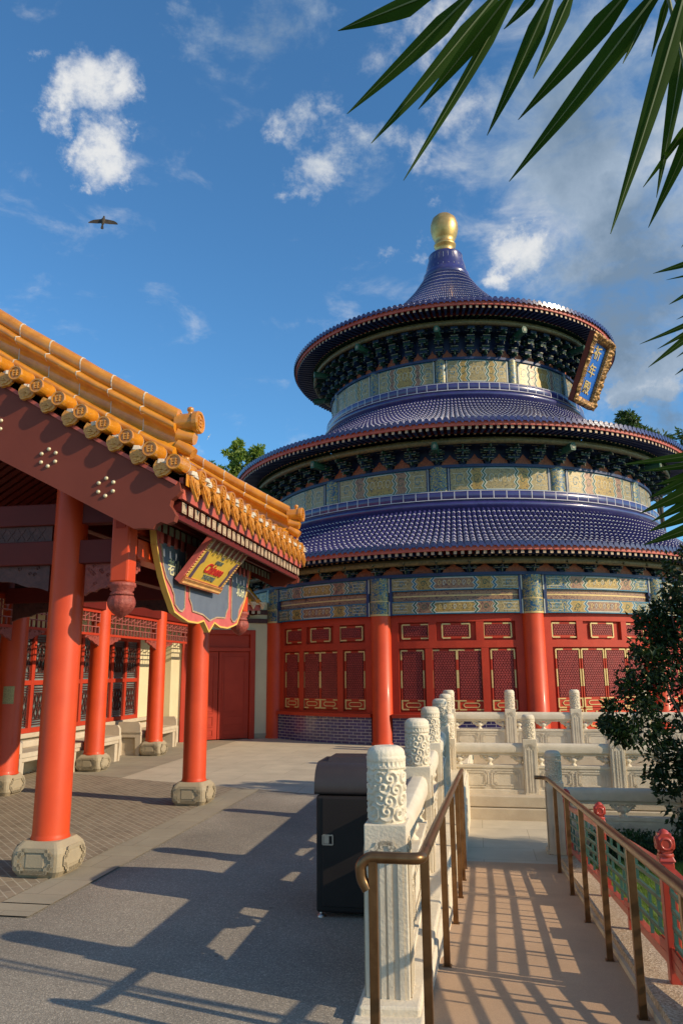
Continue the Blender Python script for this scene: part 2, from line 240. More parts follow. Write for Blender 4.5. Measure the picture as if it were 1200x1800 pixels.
def paintmat(name, g1, g2, d1, d2, scale, st=None):
    """painted beam ornament: curling gold motif over a darker ground"""
    M = bpy.data.materials.new(name); M.use_nodes = True; t = M.node_tree; n = t.nodes; l = t.links
    b = n['Principled BSDF']; u = n.new('ShaderNodeUVMap')
    nn = n.new('ShaderNodeTexNoise'); nn.inputs['Scale'].default_value = scale; nn.inputs['Detail'].default_value = 2.5; nn.inputs['Distortion'].default_value = 1.6
    l.new(u.outputs[0], nn.inputs['Vector'])
    vo = n.new('ShaderNodeTexVoronoi'); vo.feature = 'SMOOTH_F1'; vo.inputs['Scale'].default_value = scale * .8; l.new(u.outputs[0], vo.inputs['Vector'])
    ad = n.new('ShaderNodeMath'); ad.operation = 'MULTIPLY_ADD'; l.new(vo.outputs['Distance'], ad.inputs[0]); ad.inputs[1].default_value = 0.5; l.new(nn.outputs['Fac'], ad.inputs[2])
    cr = n.new('ShaderNodeValToRGB'); cr.color_ramp.interpolation = 'CONSTANT'; l.new(ad.outputs[0], cr.inputs[0]); e = cr.color_ramp.elements
    st = st or [(0, d1), (0.54, g2), (0.60, g1), (0.70, d2), (0.74, g1), (0.82, g2), (0.88, d1)]
    while len(e) < len(st): e.new(0.5)
    for i, (p, c) in enumerate(st): e[i].position = p; e[i].color = (*c, 1)
    l.new(cr.outputs[0], b.inputs['Base Color']); b.inputs['Roughness'].default_value = 0.42; b.inputs['Metallic'].default_value = 0.12
    return M
pt_gold = paintmat('painted_gold_panel', (0.40, 0.29, 0.12), (0.28, 0.20, 0.08), (0.15, 0.125, 0.065), (0.03, 0.09, 0.10), 17)
pt_rich = paintmat('painted_dragon_panel', (0.44, 0.27, 0.055), (0.28, 0.16, 0.04), (0.06, 0.05, 0.03), (0.02, 0.07, 0.06), 20)
pt_red = paintmat('painted_red_panel', (0.36, 0.20, 0.09), (0.22, 0.09, 0.06), (0.09, 0.035, 0.035), (0.04, 0.03, 0.08), 20)
pt_teal = paintmat('painted_teal_panel', (0.42, 0.30, 0.08), (0.012, 0.10, 0.16), (0.010, 0.085, 0.15), (0.016, 0.075, 0.07), 13, [(0, (0.012, 0.10, 0.17)), (0.60, (0.30, 0.30, 0.18)), (0.615, (0.44, 0.30, 0.08)), (0.68, (0.016, 0.09, 0.08)), (0.76, (0.44, 0.30, 0.08)), (0.80, (0.010, 0.07, 0.15))])

# ------------------------------------------------------------------ mesh helpers
class Fr:
    def __init__(s, o, x, y, z=(0, 0, 1)):
        s.o, s.x, s.y, s.z = Vector(o), Vector(x), Vector(y), Vector(z)
    def __call__(s, a, b, c): return s.o + s.x * a + s.y * b + s.z * c
    def at(s, a, b, c): return Fr(s(a, b, c), s.x, s.y, s.z)
    def rot(s, ang, axis='z'):
        ax = getattr(s, axis); q = Matrix.Rotation(ang, 3, ax)
        return Fr(s.o, q @ s.x, q @ s.y, q @ s.z)
def angled(deg, o=(0, 0, 0)):
    a = R(deg); return Fr(o, (math.cos(a), -math.sin(a), 0), (math.sin(a), math.cos(a), 0))
FW = Fr((0, 0, 0), (1, 0, 0), (0, 1, 0))
FA = angled(9.8); FB = angled(10.8)
class MB:
    def __init__(s): s.v = []; s.f = []; s.m = []; s.s = []; s.uv = {}
    def add(s, vs, fs, mi=0, sm=False, uvs=None):
        o = len(s.v); s.v += [Vector(v) for v in vs]
        for k, f in enumerate(fs):
            if uvs: s.uv[len(s.f)] = uvs[k]
            s.f.append([o + i for i in f]); s.m.append(mi); s.s.append(sm)
    def box(s, fr, x0, x1, y0, y1, z0, z1, mi=0):
        P = [fr(x, y, z) for z in (z0, z1) for (x, y) in ((x0, y0), (x1, y0), (x1, y1), (x0, y1))]
        s.add(P, [(3, 2, 1, 0), (4, 5, 6, 7), (0, 1, 5, 4), (1, 2, 6, 5), (2, 3, 7, 6), (3, 0, 4, 7)], mi)
    def tbox(s, fr, w0, d0, z0, w1, d1, z1, mi=0):      # tapered box centred on x,y
        P = [fr(x * w / 2, y * d / 2, z) for (w, d, z) in ((w0, d0, z0), (w1, d1, z1)) for (x, y) in ((-1, -1), (1, -1), (1, 1), (-1, 1))]
        s.add(P, [(3, 2, 1, 0), (4, 5, 6, 7), (0, 1, 5, 4), (1, 2, 6, 5), (2, 3, 7, 6), (3, 0, 4, 7)], mi)
    def prism(s, fr, poly, d0, d1, plane='xz', mi=0, sm=False):
        k = len(poly)
        if plane == 'xz': P = [fr(a, d0, b) for a, b in poly] + [fr(a, d1, b) for a, b in poly]
        elif plane == 'yz': P = [fr(d0, a, b) for a, b in poly] + [fr(d1, a, b) for a, b in poly]
        else: P = [fr(a, b, d0) for a, b in poly] + [fr(a, b, d1) for a, b in poly]
        s.add(P, [tuple(range(k))[::-1], tuple(range(k, 2 * k))], mi)
        s.add(P, [(i, (i + 1) % k, (i + 1) % k + k, i + k) for i in range(k)], mi, sm)
    def lathe(s, fr, prof, n=24, mi=0, sm=True, cap=False, a0=0, a1=2 * math.pi):
        full = abs(a1 - a0 - 2 * math.pi) < 1e-6; c = n if full else n + 1; P = []
        for (r, z) in prof:
            for i in range(c):
                a = a0 + (a1 - a0) * i / n; P.append(fr(r * math.cos(a), r * math.sin(a), z))
        F = []
        for j in range(len(prof) - 1):
            for i in range(n):
                i2 = (i + 1) % c if full else i + 1
                F.append((j * c + i, j * c + i2, (j + 1) * c + i2, (j + 1) * c + i))
        s.add(P, F, mi, sm)
        if cap and full:
            s.add([P[i] for i in range(c)], [tuple(range(c))[::-1]], mi)
            s.add([P[(len(prof) - 1) * c + i] for i in range(c)], [tuple(range(c))], mi)
    def tube(s, pts, r, n=10, mi=0, sm=True, cap=True, up=None):
        pts = [Vector(p) for p in pts]; P = []; k = len(pts)
        rr = r if isinstance(r, (list, tuple)) else [r] * k
        t0 = (pts[1] - pts[0]).normalized(); ref = Vector(up) if up else (Vector((0, 0, 1)) if abs(t0.z) < .9 else Vector((1, 0, 0)))
        for i, p in enumerate(pts):
            t = ((pts[min(i + 1, k - 1)] - pts[max(i - 1, 0)])).normalized()
            x = t.cross(ref)
            if x.length < 1e-4: x = t.orthogonal()
            x.normalize(); y = x.cross(t).normalized(); ref = y
            for j in range(n):
                a = 2 * math.pi * j / n; P.append(p + (x * math.cos(a) + y * math.sin(a)) * rr[i])
        F = [(i * n + j, i * n + (j + 1) % n, (i + 1) * n + (j + 1) % n, (i + 1) * n + j) for i in range(k - 1) for j in range(n)]
        s.add(P, F, mi, sm)
        if cap: s.add(P[:n], [tuple(range(n))[::-1]], mi); s.add(P[-n:], [tuple(range(n))], mi)
    def sweep(s, frames, prof, closed=True, mi=0, sm=False, cap=True):
        """frames: list of callables (a,b)->Vector ; prof: [(a,b)]"""
        k = len(prof); P = [f(a, b) for f in frames for a, b in prof]; F = []
        for i in range(len(frames) - 1):
            for j in range(k if closed else k - 1):
                F.append((i * k + j, i * k + (j + 1) % k, (i + 1) * k + (j + 1) % k, (i + 1) * k + j))
        s.add(P, F, mi, sm)
        if cap and closed:
            s.add(P[:k], [tuple(range(k))[::-1]], mi); s.add(P[-k:], [tuple(range(k))], mi)
    def quad(s, a, b, c, d, mi=0): s.add([a, b, c, d], [(0, 1, 2, 3)], mi)

def link(o):
    C.objects.link(o); return o
def thing(name, label, cat, loc=(0, 0, 0), group=None):
    o = link(bpy.data.objects.new(name, None)); o.empty_display_size = 0.2; o.location = Vector(loc)
    o['label'] = label; o['category'] = cat
    if group: o['group'] = group
    return o
def wpos(o):
    p = Vector((0, 0, 0))
    while o is not None: p = p + o.location; o = o.parent
    return p
def obj(name, mb, mats, parent=None, bevel=0.0, loc=None, label=None, cat=None, group=None, kind=None, seg=2):
    me = bpy.data.meshes.new(name)
    base = Vector(loc) if loc is not None else Vector((0, 0, 0))
    org = base + (wpos(parent) if parent is not None else Vector((0, 0, 0)))
    me.from_pydata([tuple(v - org) for v in mb.v], [], mb.f)
    mats = mats if isinstance(mats, (list, tuple)) else [mats]
    for mm_ in mats: me.materials.append(mm_)
    me.polygons.foreach_set('material_index', mb.m); me.polygons.foreach_set('use_smooth', mb.s)
    if mb.uv:
        ul = me.uv_layers.new(name='UVMap')
        for p in me.polygons:
            q = mb.uv.get(p.index)
            if q:
                for li, uvc in zip(p.loop_indices, q): ul.data[li].uv = uvc
    me.update()
    o = link(bpy.data.objects.new(name, me)); o.location = base
    if parent is not None: o.parent = parent
    if bevel:
        b = o.modifiers.new('bevel', 'BEVEL'); b.width = bevel; b.segments = seg; b.limit_method = 'ANGLE'; b.angle_limit = R(35)
    if label: o['label'] = label
    if cat: o['category'] = cat
    if group: o['group'] = group
    if kind: o['kind'] = kind
    return o
def kids(o): return [c for c in C.objects if c.parent == o]
def dup(o, loc=None, label=None, parent=None):
    c = link(o.copy())
    if parent is not None: c.parent = parent
    if loc is not None: c.location = Vector(loc)
    if label: c['label'] = label
    for ch in kids(o):
        if ch is not c: dup(ch, None, None, c)
    return c
def text_mb(txt, fr, size, depth=0.004, mi=0, stretch=1.0, shear=0.0, bold=0.0):
    cu = bpy.data.curves.new('t', 'FONT'); cu.body = txt; cu.size = size; cu.align_x = 'CENTER'; cu.align_y = 'CENTER'
    cu.extrude = depth / 2; cu.shear = shear; cu.offset = bold; cu.resolution_u = 3
    o = bpy.data.objects.new('t', cu); C.objects.link(o); bpy.context.view_layer.update()
    dg = bpy.context.evaluated_depsgraph_get(); me = bpy.data.meshes.new_from_object(o.evaluated_get(dg))
    vs = [fr(v.co.x * stretch, -v.co.z, v.co.y) for v in me.vertices]; fs = [tuple(p.vertices) for p in me.polygons]
    bpy.data.objects.remove(o); bpy.data.curves.remove(cu); bpy.data.meshes.remove(me)
    return vs, fs

# ================================================================== SETTING: ground
def sheet(name, pts, m_, z, kind='structure', thick=0.0):
    b = MB(); b.add([(p[0], p[1], z) for p in pts], [tuple(range(len(pts)))], 0); return obj(name, b, m_, kind=kind)
def fa(n, s_, z=0): return FA(n, s_, z)
def fb(n, s_, z=0): return FB(n, s_, z)
RAMP_N0, RAMP_N1 = -0.60, 0.70
def ramp_z(s_): return min(0.0, max(-0.62, -(s_ - 3.95) * 0.106)) if s_ > 2.0 else 0.0
# plaza: one big sheet on the plaza side of the balustrade, reaching far
g = MB()
P = [fa(-300, -60), fa(-0.42, -60), fa(-0.42, 16.4), fa(40, 16.4), fa(300, 16.4), fa(300, 500), fa(-300, 500)]
g.add([(p.x, p.y, 0) for p in P], [(0, 1, 2, 6), (2, 3, 4, 5, 6)], 0); obj('ground', g, asphalt, kind='structure')
sheet('plaza_paving', [fa(-5.59, 11.69), fa(-2.19, 10.46), fa(-0.55, 9.9), fa(-0.55, 16.35), fa(9, 16.35), fa(9, 34), fa(-5.9, 34), fa(-5.76, 16.2)], paving, 0.004)
sheet('porch_floor', [fa(-8.2, 5.38), fa(-3.46, 5.38), fa(-3.46, 10.9), fa(-8.2, 12.6)], porch_brick, 0.008)
sheet('porch_floor_back', [fa(-8.2, 12.6), fa(-5.59, 11.69), fa(-5.8, 20), fa(-8.2, 20)], band_m, 0.007)
b_ = MB()
for q in ([fa(-8.2, 5.1), fa(-3.06, 5.1), fa(-3.06, 5.36), fa(-8.2, 5.36)], [fa(-3.44, 5.38), fa(-3.06, 5.38), fa(-3.06, 10.75), fa(-3.44, 10.85)]):
    b_.add([(p.x, p.y, 0.012) for p in q], [(0, 1, 2, 3)])
obj('porch_border_paving', b_, band_m, kind='structure')
# ramp with landing
rb = MB()
ss = [-8, 2.0, 3.95, 9.8, 12.5]
for a, c in zip(ss[:-1], ss[1:]):
    rb.quad(fb(RAMP_N0, a, ramp_z(a)), fb(RAMP_N1, a, ramp_z(a)), fb(RAMP_N1, c, ramp_z(c)), fb(RAMP_N0, c, ramp_z(c)), 0 if c < 10 else 1)
rb.quad(fb(0.7, 9.8, -.622), fb(0.86, 9.8, -.622), fb(.86, 12.5, -.622), fb(.7, 12.5, -.622), 1)
obj('ramp', rb, [ramp_m, paving], kind='structure')
# curb with pebbled top, following the ramp
cb = MB()
for a, c in zip([-8, 2.0, 3.95], [2.0, 3.95, 9.75]):
    za, zc = ramp_z(a), ramp_z(c)
    def sec(n0, n1, h, mi):
        cb.add([fb(n0, a, za - .3), fb(n1, a, za - .3), fb(n1, a, za + h), fb(n0, a, za + h), fb(n0, c, zc - .3), fb(n1, c, zc - .3), fb(n1, c, zc + h), fb(n0, c, zc + h)],
               [(0, 1, 2, 3), (7, 6, 5, 4), (0, 3, 7, 4), (1, 5, 6, 2), (3, 2, 6, 7)], mi)
    sec(RAMP_N1, RAMP_N1 + .025, .035, 1); sec(RAMP_N1 + .025, .965, .075, 0)
obj('ramp_curb', cb, [pebble, marble_s], kind='structure')
# lawn terrain behind the curb
lw = MB()
lw.quad(fb(.96, -8, -.03), fb(30, -8, -.03), fb(30, 3.95, -.03), fb(.96, 3.95, -.03)); lw.quad(fb(.96, 3.95, -.03), fb(30, 3.95, -.03), fb(30, 10.5, -.62), fb(.96, 10.5, -.62))
lw.quad(fb(.9, 10.5, -.63), fb(30, 10.5, -.63), fb(30, 12.9, -.63), fb(.9, 12.9, -.63))
obj('lawn', lw, soil, kind='structure')
def lawn_z(s_): return -.03 if s_ < 3.95 else -.03 - (s_ - 3.95) * .59 / 6.55
# stepped terraces in front of the round temple
st_ = MB()
st_.box(FB, -0.40, 40, 12.42, 12.5, -.7, -.452); st_.box(FB, -0.40, 40, 12.46, 13.1, -.44, -.28); st_.box(FB, -.4, 40, 12.5, 13.1, -.7, -.44)
st_.box(FB, -0.40, 40, 13.1, 16.0, -.7, -.284); st_.box(FB, -0.40, 40, 16.0, 16.55, -.7, .02)
obj('terrace_step', st_, marble_s, bevel=.012, kind='structure')
# low stone wall under the plaza balustrade, down to the ramp
pw = MB()
def planpoly(mb, pts, z0, z1):
    k = len(pts); P = [Vector((p.x, p.y, z0)) for p in pts] + [Vector((p.x, p.y, z1)) for p in pts]
    mb.add(P, [tuple(range(k))[::-1], tuple(range(k, 2 * k))] + [(i, (i + 1) % k, (i + 1) % k + k, i + k) for i in range(k)])
planpoly(pw, [fa(-.64, 3.84), fb(-.375, 3.86), fb(-.405, 12.3), fb(-.42, 16.2), fa(-.64, 16.2)], -1.0, .03)
planpoly(pw, [fa(-.615, 3.91), fb(-.395, 3.93), fb(-.43, 12.3), fb(-.44, 16.2), fa(-.615, 16.2)], .0, .07)
for k in range(7):
    s0 = 4.2 + k * 1.75
    planpoly(pw, [fb(-.36 - (s0 - 3.86) * .0036, s0), fb(-.36 - (s0 - 2.56) * .0036, s0 + 1.3), fb(-.5, s0 + 1.3), fb(-.5, s0)], -.95, ramp_z(s0 + 1.3) - .0 + .0 if False else -.13)
obj('balustrade_plinth', pw, marble, bevel=.012, kind='structure')

# ================================================================== ROUND TEMPLE
TC = Vector((3.656, 23.487, 0)); TH0 = -114.77
FT = Fr(TC, (1, 0, 0), (0, 1, 0))
def pol(r, deg, z): a = R(deg); return TC + Vector((r * math.cos(a), r * math.sin(a), z))
def frt(deg, r=0, z=0): a = R(deg); return Fr(pol(r, deg, z), (-math.sin(a), math.cos(a), 0), (-math.cos(a), -math.sin(a), 0))   # x to the viewer's right, y inwards
temple = thing('round_temple', 'big round red hall with three stacked blue tiled roofs and a gold ball on top', 'temple', TC)

def curve_at(pts, t):
    """smooth interpolation along a polyline (catmull-rom), t in 0..1"""
    k = len(pts) - 1; x = min(max(t, 0), 1) * k; i = min(int(x), k - 1); f = x - i
    p0, p1, p2, p3 = pts[max(i - 1, 0)], pts[i], pts[i + 1], pts[min(i + 2, k)]
    return tuple(0.5 * (2 * b + (c - a) * f + (2 * a - 5 * b + 4 * c - d) * f * f + (-a + 3 * b - 3 * c + d) * f ** 3) for a, b, c, d in zip(p0, p1, p2, p3))
def tiled_roof(pts, nrow, ntile, rad):
    """pts from eave to top, (r, z)"""
    mb = MB(); NT = 40
    prof = [curve_at(pts, i / 24) for i in range(25)]
    mb.lathe(FT, [(r, z - .02) for r, z in prof], 120, 0, True)
    mb.lathe(FT, [(prof[0][0] - .02, prof[0][1] - .035), (prof[0][0] + .0, prof[0][1] - .03), (prof[0][0], prof[0][1] - .02)], 120, 0)
    S = []
    for i in range(ntile):
        S.append((i / ntile, 1.0)); S.append(((i + 1) / ntile - .09 / ntile, .86))
    for k in range(nrow):
        deg = 360 * k / nrow; a = R(deg); rx = Vector((math.cos(a), math.sin(a), 0)); tx = Vector((-math.sin(a), math.cos(a), 0))
        P = []; dphi = 2 * math.pi / nrow
        for (t, sc) in S:
            r, z = curve_at(pts, t); r2, z2 = curve_at(pts, t + .01); r1, z1 = curve_at(pts, t - .01)
            d = Vector((r2 - r1, z2 - z1)); d = d.normalized() if d.length > 1e-6 else Vector((-1, .3)); nr, nz_ = (d.y, -d.x) if -d.x > 0 else (-d.y, d.x)
            wd = min(rad, r * dphi * .36) * sc
            for j in range(5):
                an = math.pi * j / 4
                o_ = TC + rx * (r + abs(nr) * wd * math.sin(an)) + tx * (wd * math.cos(an)); o_.z = z - .015 + abs(nz_) * wd * math.sin(an) * 1.05
                P.append(o_)
        F = [[], []]
        for i in range(len(S) - 1):
            for j in range(4):
                F[1 if i % 2 == 1 else 0].append((i * 5 + j, i * 5 + j + 1, (i + 1) * 5 + j + 1, (i + 1) * 5 + j))
        mb.add(P, F[0], 0, True); 
        mb.add(P, F[1], 1)  # pale joint strips, widened to paint the white glints on the tiles
        # round end cap and hanging drip tile
        r, z = pts[0]; wd = min(rad, r * dphi * .4)
        c = TC + rx * (r + .012) + Vector((0, 0, z - .005)); cap = [c + tx * (wd * math.cos(q * math.pi / 4)) + Vector((0, 0, wd * math.sin(q * math.pi / 4))) for q in range(8)]
        mb.add(cap, [tuple(range(8))], 0)
        a2 = a + dphi / 2; rx2 = Vector((math.cos(a2), math.sin(a2), 0)); tx2 = Vector((-math.sin(a2), math.cos(a2), 0)); c2 = TC + rx2 * (r + .005)
        hw = r * dphi * .42
        mb.add([c2 + tx2 * -hw + Vector((0, 0, z - .02)), c2 + tx2 * hw + Vector((0, 0, z - .02)), c2 + tx2 * hw * .7 + Vector((0, 0, z - .06)), c2 + Vector((0, 0, z - .105)), c2 + tx2 * -hw * .7 + Vector((0, 0, z - .06))], [(0, 1, 2, 3, 4)], 0)
    return mb
def eave(rt, zt, r_in, nraf, roof, parent, rp, zp):
    """everything hung below the tile edge"""
    fz = MB(); fz.lathe(FT, [(rt - .05, zt - .04), (rt - .055, zt - .15), (rt - .10, zt - .15)], 120, 0, False); obj('fascia_board', fz, red_pink, parent)
    sf = MB()
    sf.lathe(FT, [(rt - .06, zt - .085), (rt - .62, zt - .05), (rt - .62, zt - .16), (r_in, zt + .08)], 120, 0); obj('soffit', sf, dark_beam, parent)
    ra = MB()
    for k in range(nraf):
        d = 360 * (k + .5) / nraf; f = frt(d, rt - .10, zt - .15)
        ra.add([f(x, 0, z) for x, z in ((-.034, -.075), (.034, -.075), (.034, 0), (-.034, 0))] + [f(x, .54, z + .05) for x, z in ((-.034, -.075), (.034, -.075), (.034, 0), (-.034, 0))],
               [(0, 1, 5, 4), (1, 2, 6, 5), (3, 0, 4, 7)], 0)
        ra.add([f(x, -.003, z) for x, z in ((-.034, -.075), (.034, -.075), (.034, 0), (-.034, 0))], [(0, 1, 2, 3)], 1)
        g_ = frt(d, rt - .60, zt - .175)
        rr = .036
        A = [g_(rr * math.cos(q * math.pi / 3), 0, rr * math.sin(q * math.pi / 3)) for q in range(6)]; B = [g_(rr * math.cos(q * math.pi / 3), rt - .6 - r_in, rr * math.sin(q * math.pi / 3) + .2) for q in range(6)]
        ra.add(A + B, [(q, (q + 1) % 6, (q + 1) % 6 + 6, q + 6) for q in range(6)], 2); ra.add([p + (g_.y * -.003) for p in A], [tuple(range(6))], 1)
    obj('rafter_end_trim', ra, [navy, cream_end, green_p], parent, kind='stuff')
    f2 = MB(); f2.lathe(FT, [(rt - .56, zt - .07), (rt - .56, zt - .15), (rt - .62, zt - .15)], 120, 0, False); obj('inner_fascia', f2, dark_beam, parent)
    pb = MB(); pb.lathe(FT, [(rp - .06, zp + .07), (rp + .04, zp + .07), (rp + .06, zp), (rp + .04, zp - .07), (rp - .06, zp - .07), (rp - .06, zp + .07)], 120, 0); obj('eave_beam', pb, pt_olive, parent)
pt_olive = mat('olive_gilt_beam', (0.20, 0.15, 0.06), 0.5, (0.07, 0.065, 0.03), 18)

TIERS = [dict(rt=7.58, zt=4.32, r_in=6.62, nraf=292, rp=6.98, zp=4.02), dict(rt=6.96, zt=7.35, r_in=5.74, nraf=262, rp=6.28, zp=7.02), dict(rt=5.18, zt=11.31, r_in=3.92, nraf=190, rp=4.48, zp=10.96)]
ROOFS = [([(7.58, 4.32), (7.2, 4.50), (6.75, 4.78), (6.35, 5.09), (6.0, 5.42)], 326, 10), ([(6.96, 7.35), (6.2, 7.64), (5.4, 8.02), (4.7, 8.45), (4.15, 8.92)], 288, 15), ([(5.18, 11.31), (4.3, 11.63), (3.4, 12.06), (2.6, 12.62), (1.85, 13.32), (1.22, 14.02), (.76, 14.72)], 204, 24)]
for T_, (pts, nrow, nt_) in zip(TIERS, ROOFS):
    roof = obj('roof', tiled_roof(pts, nrow, nt_, .062), [blue_tile, grout_glint], temple)
    eave(T_['rt'], T_['zt'], T_['r_in'], T_['nraf'], roof, roof, T_['rp'], T_['zp'])
# solid cores behind the roofs so nothing shows through
core = MB(); core.lathe(FT, [(6.45, 0.0), (6.45, 4.2), (5.68, 4.2), (5.68, 7.3), (3.85, 7.3), (3.85, 11.3)], 96, 0, False); obj('drum_wall', core, navy, temple)
# ridge collars under the two upper drums
def ridge(prof, r, z0, z1, step):
    mb = MB(); mb.lathe(FT, prof, 120, 0, True)
    k = int(round(360 / step))
    for i in range(k):
        f = frt(360 * i / k, r, 0); mb.box(f, -.011, .011, -.006, .02, z0, z1, 1)
    mb.lathe(FT, [(r - .01, z1 + .009), (r + .008, z1 + .009), (r + .008, z1 - .009), (r - .01, z1 - .009)], 120, 1, False); mb.lathe(FT, [(r - .01, z0 + .009), (r + .008, z0 + .009), (r + .008, z0 - .009), (r - .01, z0 - .009)], 120, 1, False)
    return obj('ridge_collar', mb, [blue_flat, grout_glint], temple)
ridge([(5.70, 5.90), (5.93, 5.88), (5.97, 5.84), (5.97, 5.66), (5.92, 5.64), (5.92, 5.61), (6.03, 5.58), (6.05, 5.53), (6.03, 5.47), (5.95, 5.42), (5.95, 5.36)], 5.965, 5.66, 5.86, 3.0)
ridge([(3.88, 9.42), (4.07, 9.40), (4.11, 9.35), (4.11, 9.16), (4.07, 9.14), (4.07, 9.11), (4.18, 9.08), (4.20, 9.03), (4.18, 8.97), (4.1, 8.92), (4.1, 8.86)], 4.105, 9.16, 9.36, 4.0)
# finial
cl = MB(); cl.lathe(FT, [(.72, 14.58), (.76, 14.64), (.79, 14.73), (.77, 14.83), (.72, 14.90), (.69, 14.98), (.675, 15.1), (.565, 15.50), (.585, 15.56), (.56, 15.60), (.40, 15.62)], 40, 0, True)
for i in range(24):
    f = frt(15 * i, 0, 0); cl.add([f(-.005, -.694, 14.99), f(.005, -.694, 14.99), f(.005, -.574, 15.49), f(-.005, -.574, 15.49)], [(0, 1, 2, 3)], 1)
cl_ = obj('finial_collar', cl, [blue_flat, grout_glint], temple)
fb_ = MB(); fb_.lathe(FT, [(.40, 15.58), (.40, 15.64), (.30, 15.70), (.285, 15.78), (.30, 15.92), (.37, 15.97), (.375, 16.03), (.33, 16.08), (.30, 16.12), (.36, 16.24), (.43, 16.40), (.475, 16.62), (.465, 16.82), (.40, 17.02), (.27, 17.15), (.10, 17.21), (.0, 17.22)], 48, 0, True)
obj('gold_finial', fb_, gold_s, temple)

# ---------------- painted beams
def arc_panel(mb, r, a0, a1, z0, z1, mi, n=None):
    n = n or max(2, int((a1 - a0) / 1.5)); P = []; U = []
    for i in range(n + 1):
        a = a0 + (a1 - a0) * i / n
        P += [pol(r, a, z0), pol(r, a, z1)]; U += [(R(a) * r, z0), (R(a) * r, z1)]
    F = [(2 * i, 2 * i + 2, 2 * i + 3, 2 * i + 1) for i in range(n)]
    mb.add(P, F, mi, True, [[U[j] for j in f] for f in F])
def ribbon(mb, r, pts, wd, mi):
    """strip with width in the wall surface; pts (deg, z)"""
    for (a0, z0), (a1, z1) in zip(pts[:-1], pts[1:]):
        dx, dz = R(a1 - a0) * r, z1 - z0; l_ = math.hypot(dx, dz)
        if l_ < 1e-5: continue
        px, pz = -dz / l_ * wd / 2, dx / l_ * wd / 2; da = math.degrees(px / r)
        ext = math.degrees(dx / l_ * wd * .3 / r), dz / l_ * wd * .3
        mb.add([pol(r, a0 - da - ext[0], z0 - pz - ext[1]), pol(r, a0 + da - ext[0], z0 + pz - ext[1]), pol(r, a1 + da + ext[0], z1 + pz + ext[1]), pol(r, a1 - da + ext[0], z1 - pz + ext[1])], [(0, 1, 2, 3)], mi)
PM = [pt_gold, pt_rich, pt_red, pt_teal, pale_line, teal, gold, navy, green_p]
def zig(a, z0, z1, am, n=4, ph=1):
    return [(a + (am if (i % 2 == 0) else -am) * ph, z0 + (z1 - z0) * i / n) for i in range(n + 1)]
def painted(r, a0, a1, z0, z1, style, name='painted_beam', parent=temple):
    mb = MB(); w_ = a1 - a0; X = lambda f: a0 + w_ * f; e = .003
    cen, side, end = style; k_par = cen == 2
    for f0, f1, m_ in ((0, .2, end), (.2, .34, side), (.34, .66, cen), (.66, .8, side), (.8, 1, end)): arc_panel(mb, r, X(f0), X(f1), z0, z1, m_, 6)
    tall = z1 - z0 > .45; am = math.degrees((.032 if tall else (z1 - z0) * .10) / r); m0, m1 = z0 + .03, z1 - .03
    for f_, ph in ((.2, 1), (.34, 1), (.66, -1), (.8, -1)):
        for k, (o_, mi) in enumerate(((-1, 4), (0, 5 if k_par else 8), (1, 4))):
            ribbon(mb, r + e * (1 + k % 2), [(a + o_ * math.degrees(.032 / r), z) for a, z in zig(X(f_), m0, m1, am, 6 if tall else 4, ph)], .024 if mi == 4 else .03, mi)
    for z_ in (z0 + .012, z1 - .012): ribbon(mb, r + e, [(X(i / 10), z_) for i in range(11)], .024, 5)
    for z_ in (z0 + .035, z1 - .035): ribbon(mb, r + e, [(X(.34 + .32 * i / 5), z_) for i in range(6)], .022, 4)
    # gilt medallion inside the central cartouche and paired scrolls beside it
    zc_ = (z0 + z1) / 2; hh = (z1 - z0) * .26
    for q in range(-3, 4):
        ac = X(.5) + q * math.degrees(.11 / r)
        if abs(ac - X(.5)) < w_ * .13: ribbon(mb, r + e, [(ac + math.degrees(hh * .5 * math.cos(t_ * .8) * (1 - t_ * .09) / r), zc_ + hh * math.sin(t_ * .8) * (1 - t_ * .09)) for t_ in range(9)], .012, 6 if q % 2 else 4)
    for f_ in (.10, .27, .73, .90):
        ribbon(mb, r + e, [(X(f_) + math.degrees(hh * .8 * math.cos(t_ * .8) * (1 - t_ * .09) / r), zc_ + hh * math.sin(t_ * .8) * (1 - t_ * .09)) for t_ in range(9)], .014, 5 if f_ in (.10, .90) else 8)
        for dd in (-.05, .05): ribbon(mb, r + e, [(X(f_) + w_ * dd, zc_ - hh), (X(f_) + w_ * dd * .7, zc_), (X(f_) + w_ * dd, zc_ + hh)], .010, 6)
    # sweeping cloud-scroll strokes at the ends
    for f0 in (.04, .86):
        for q in range(3):
            zc = z0 + (z1 - z0) * (.25 + .25 * q); ribbon(mb, r + e, [(X(f0 + .10 * i / 4), zc) for i in range(5)], .012, 4)
    for f_ in (.0, 1.): ribbon(mb, r + e * 2, [(X(f_), z0), (X(f_), z1)], .03, 4)
    return obj(name, mb, PM, parent)
BAYS = range(-4, 7)
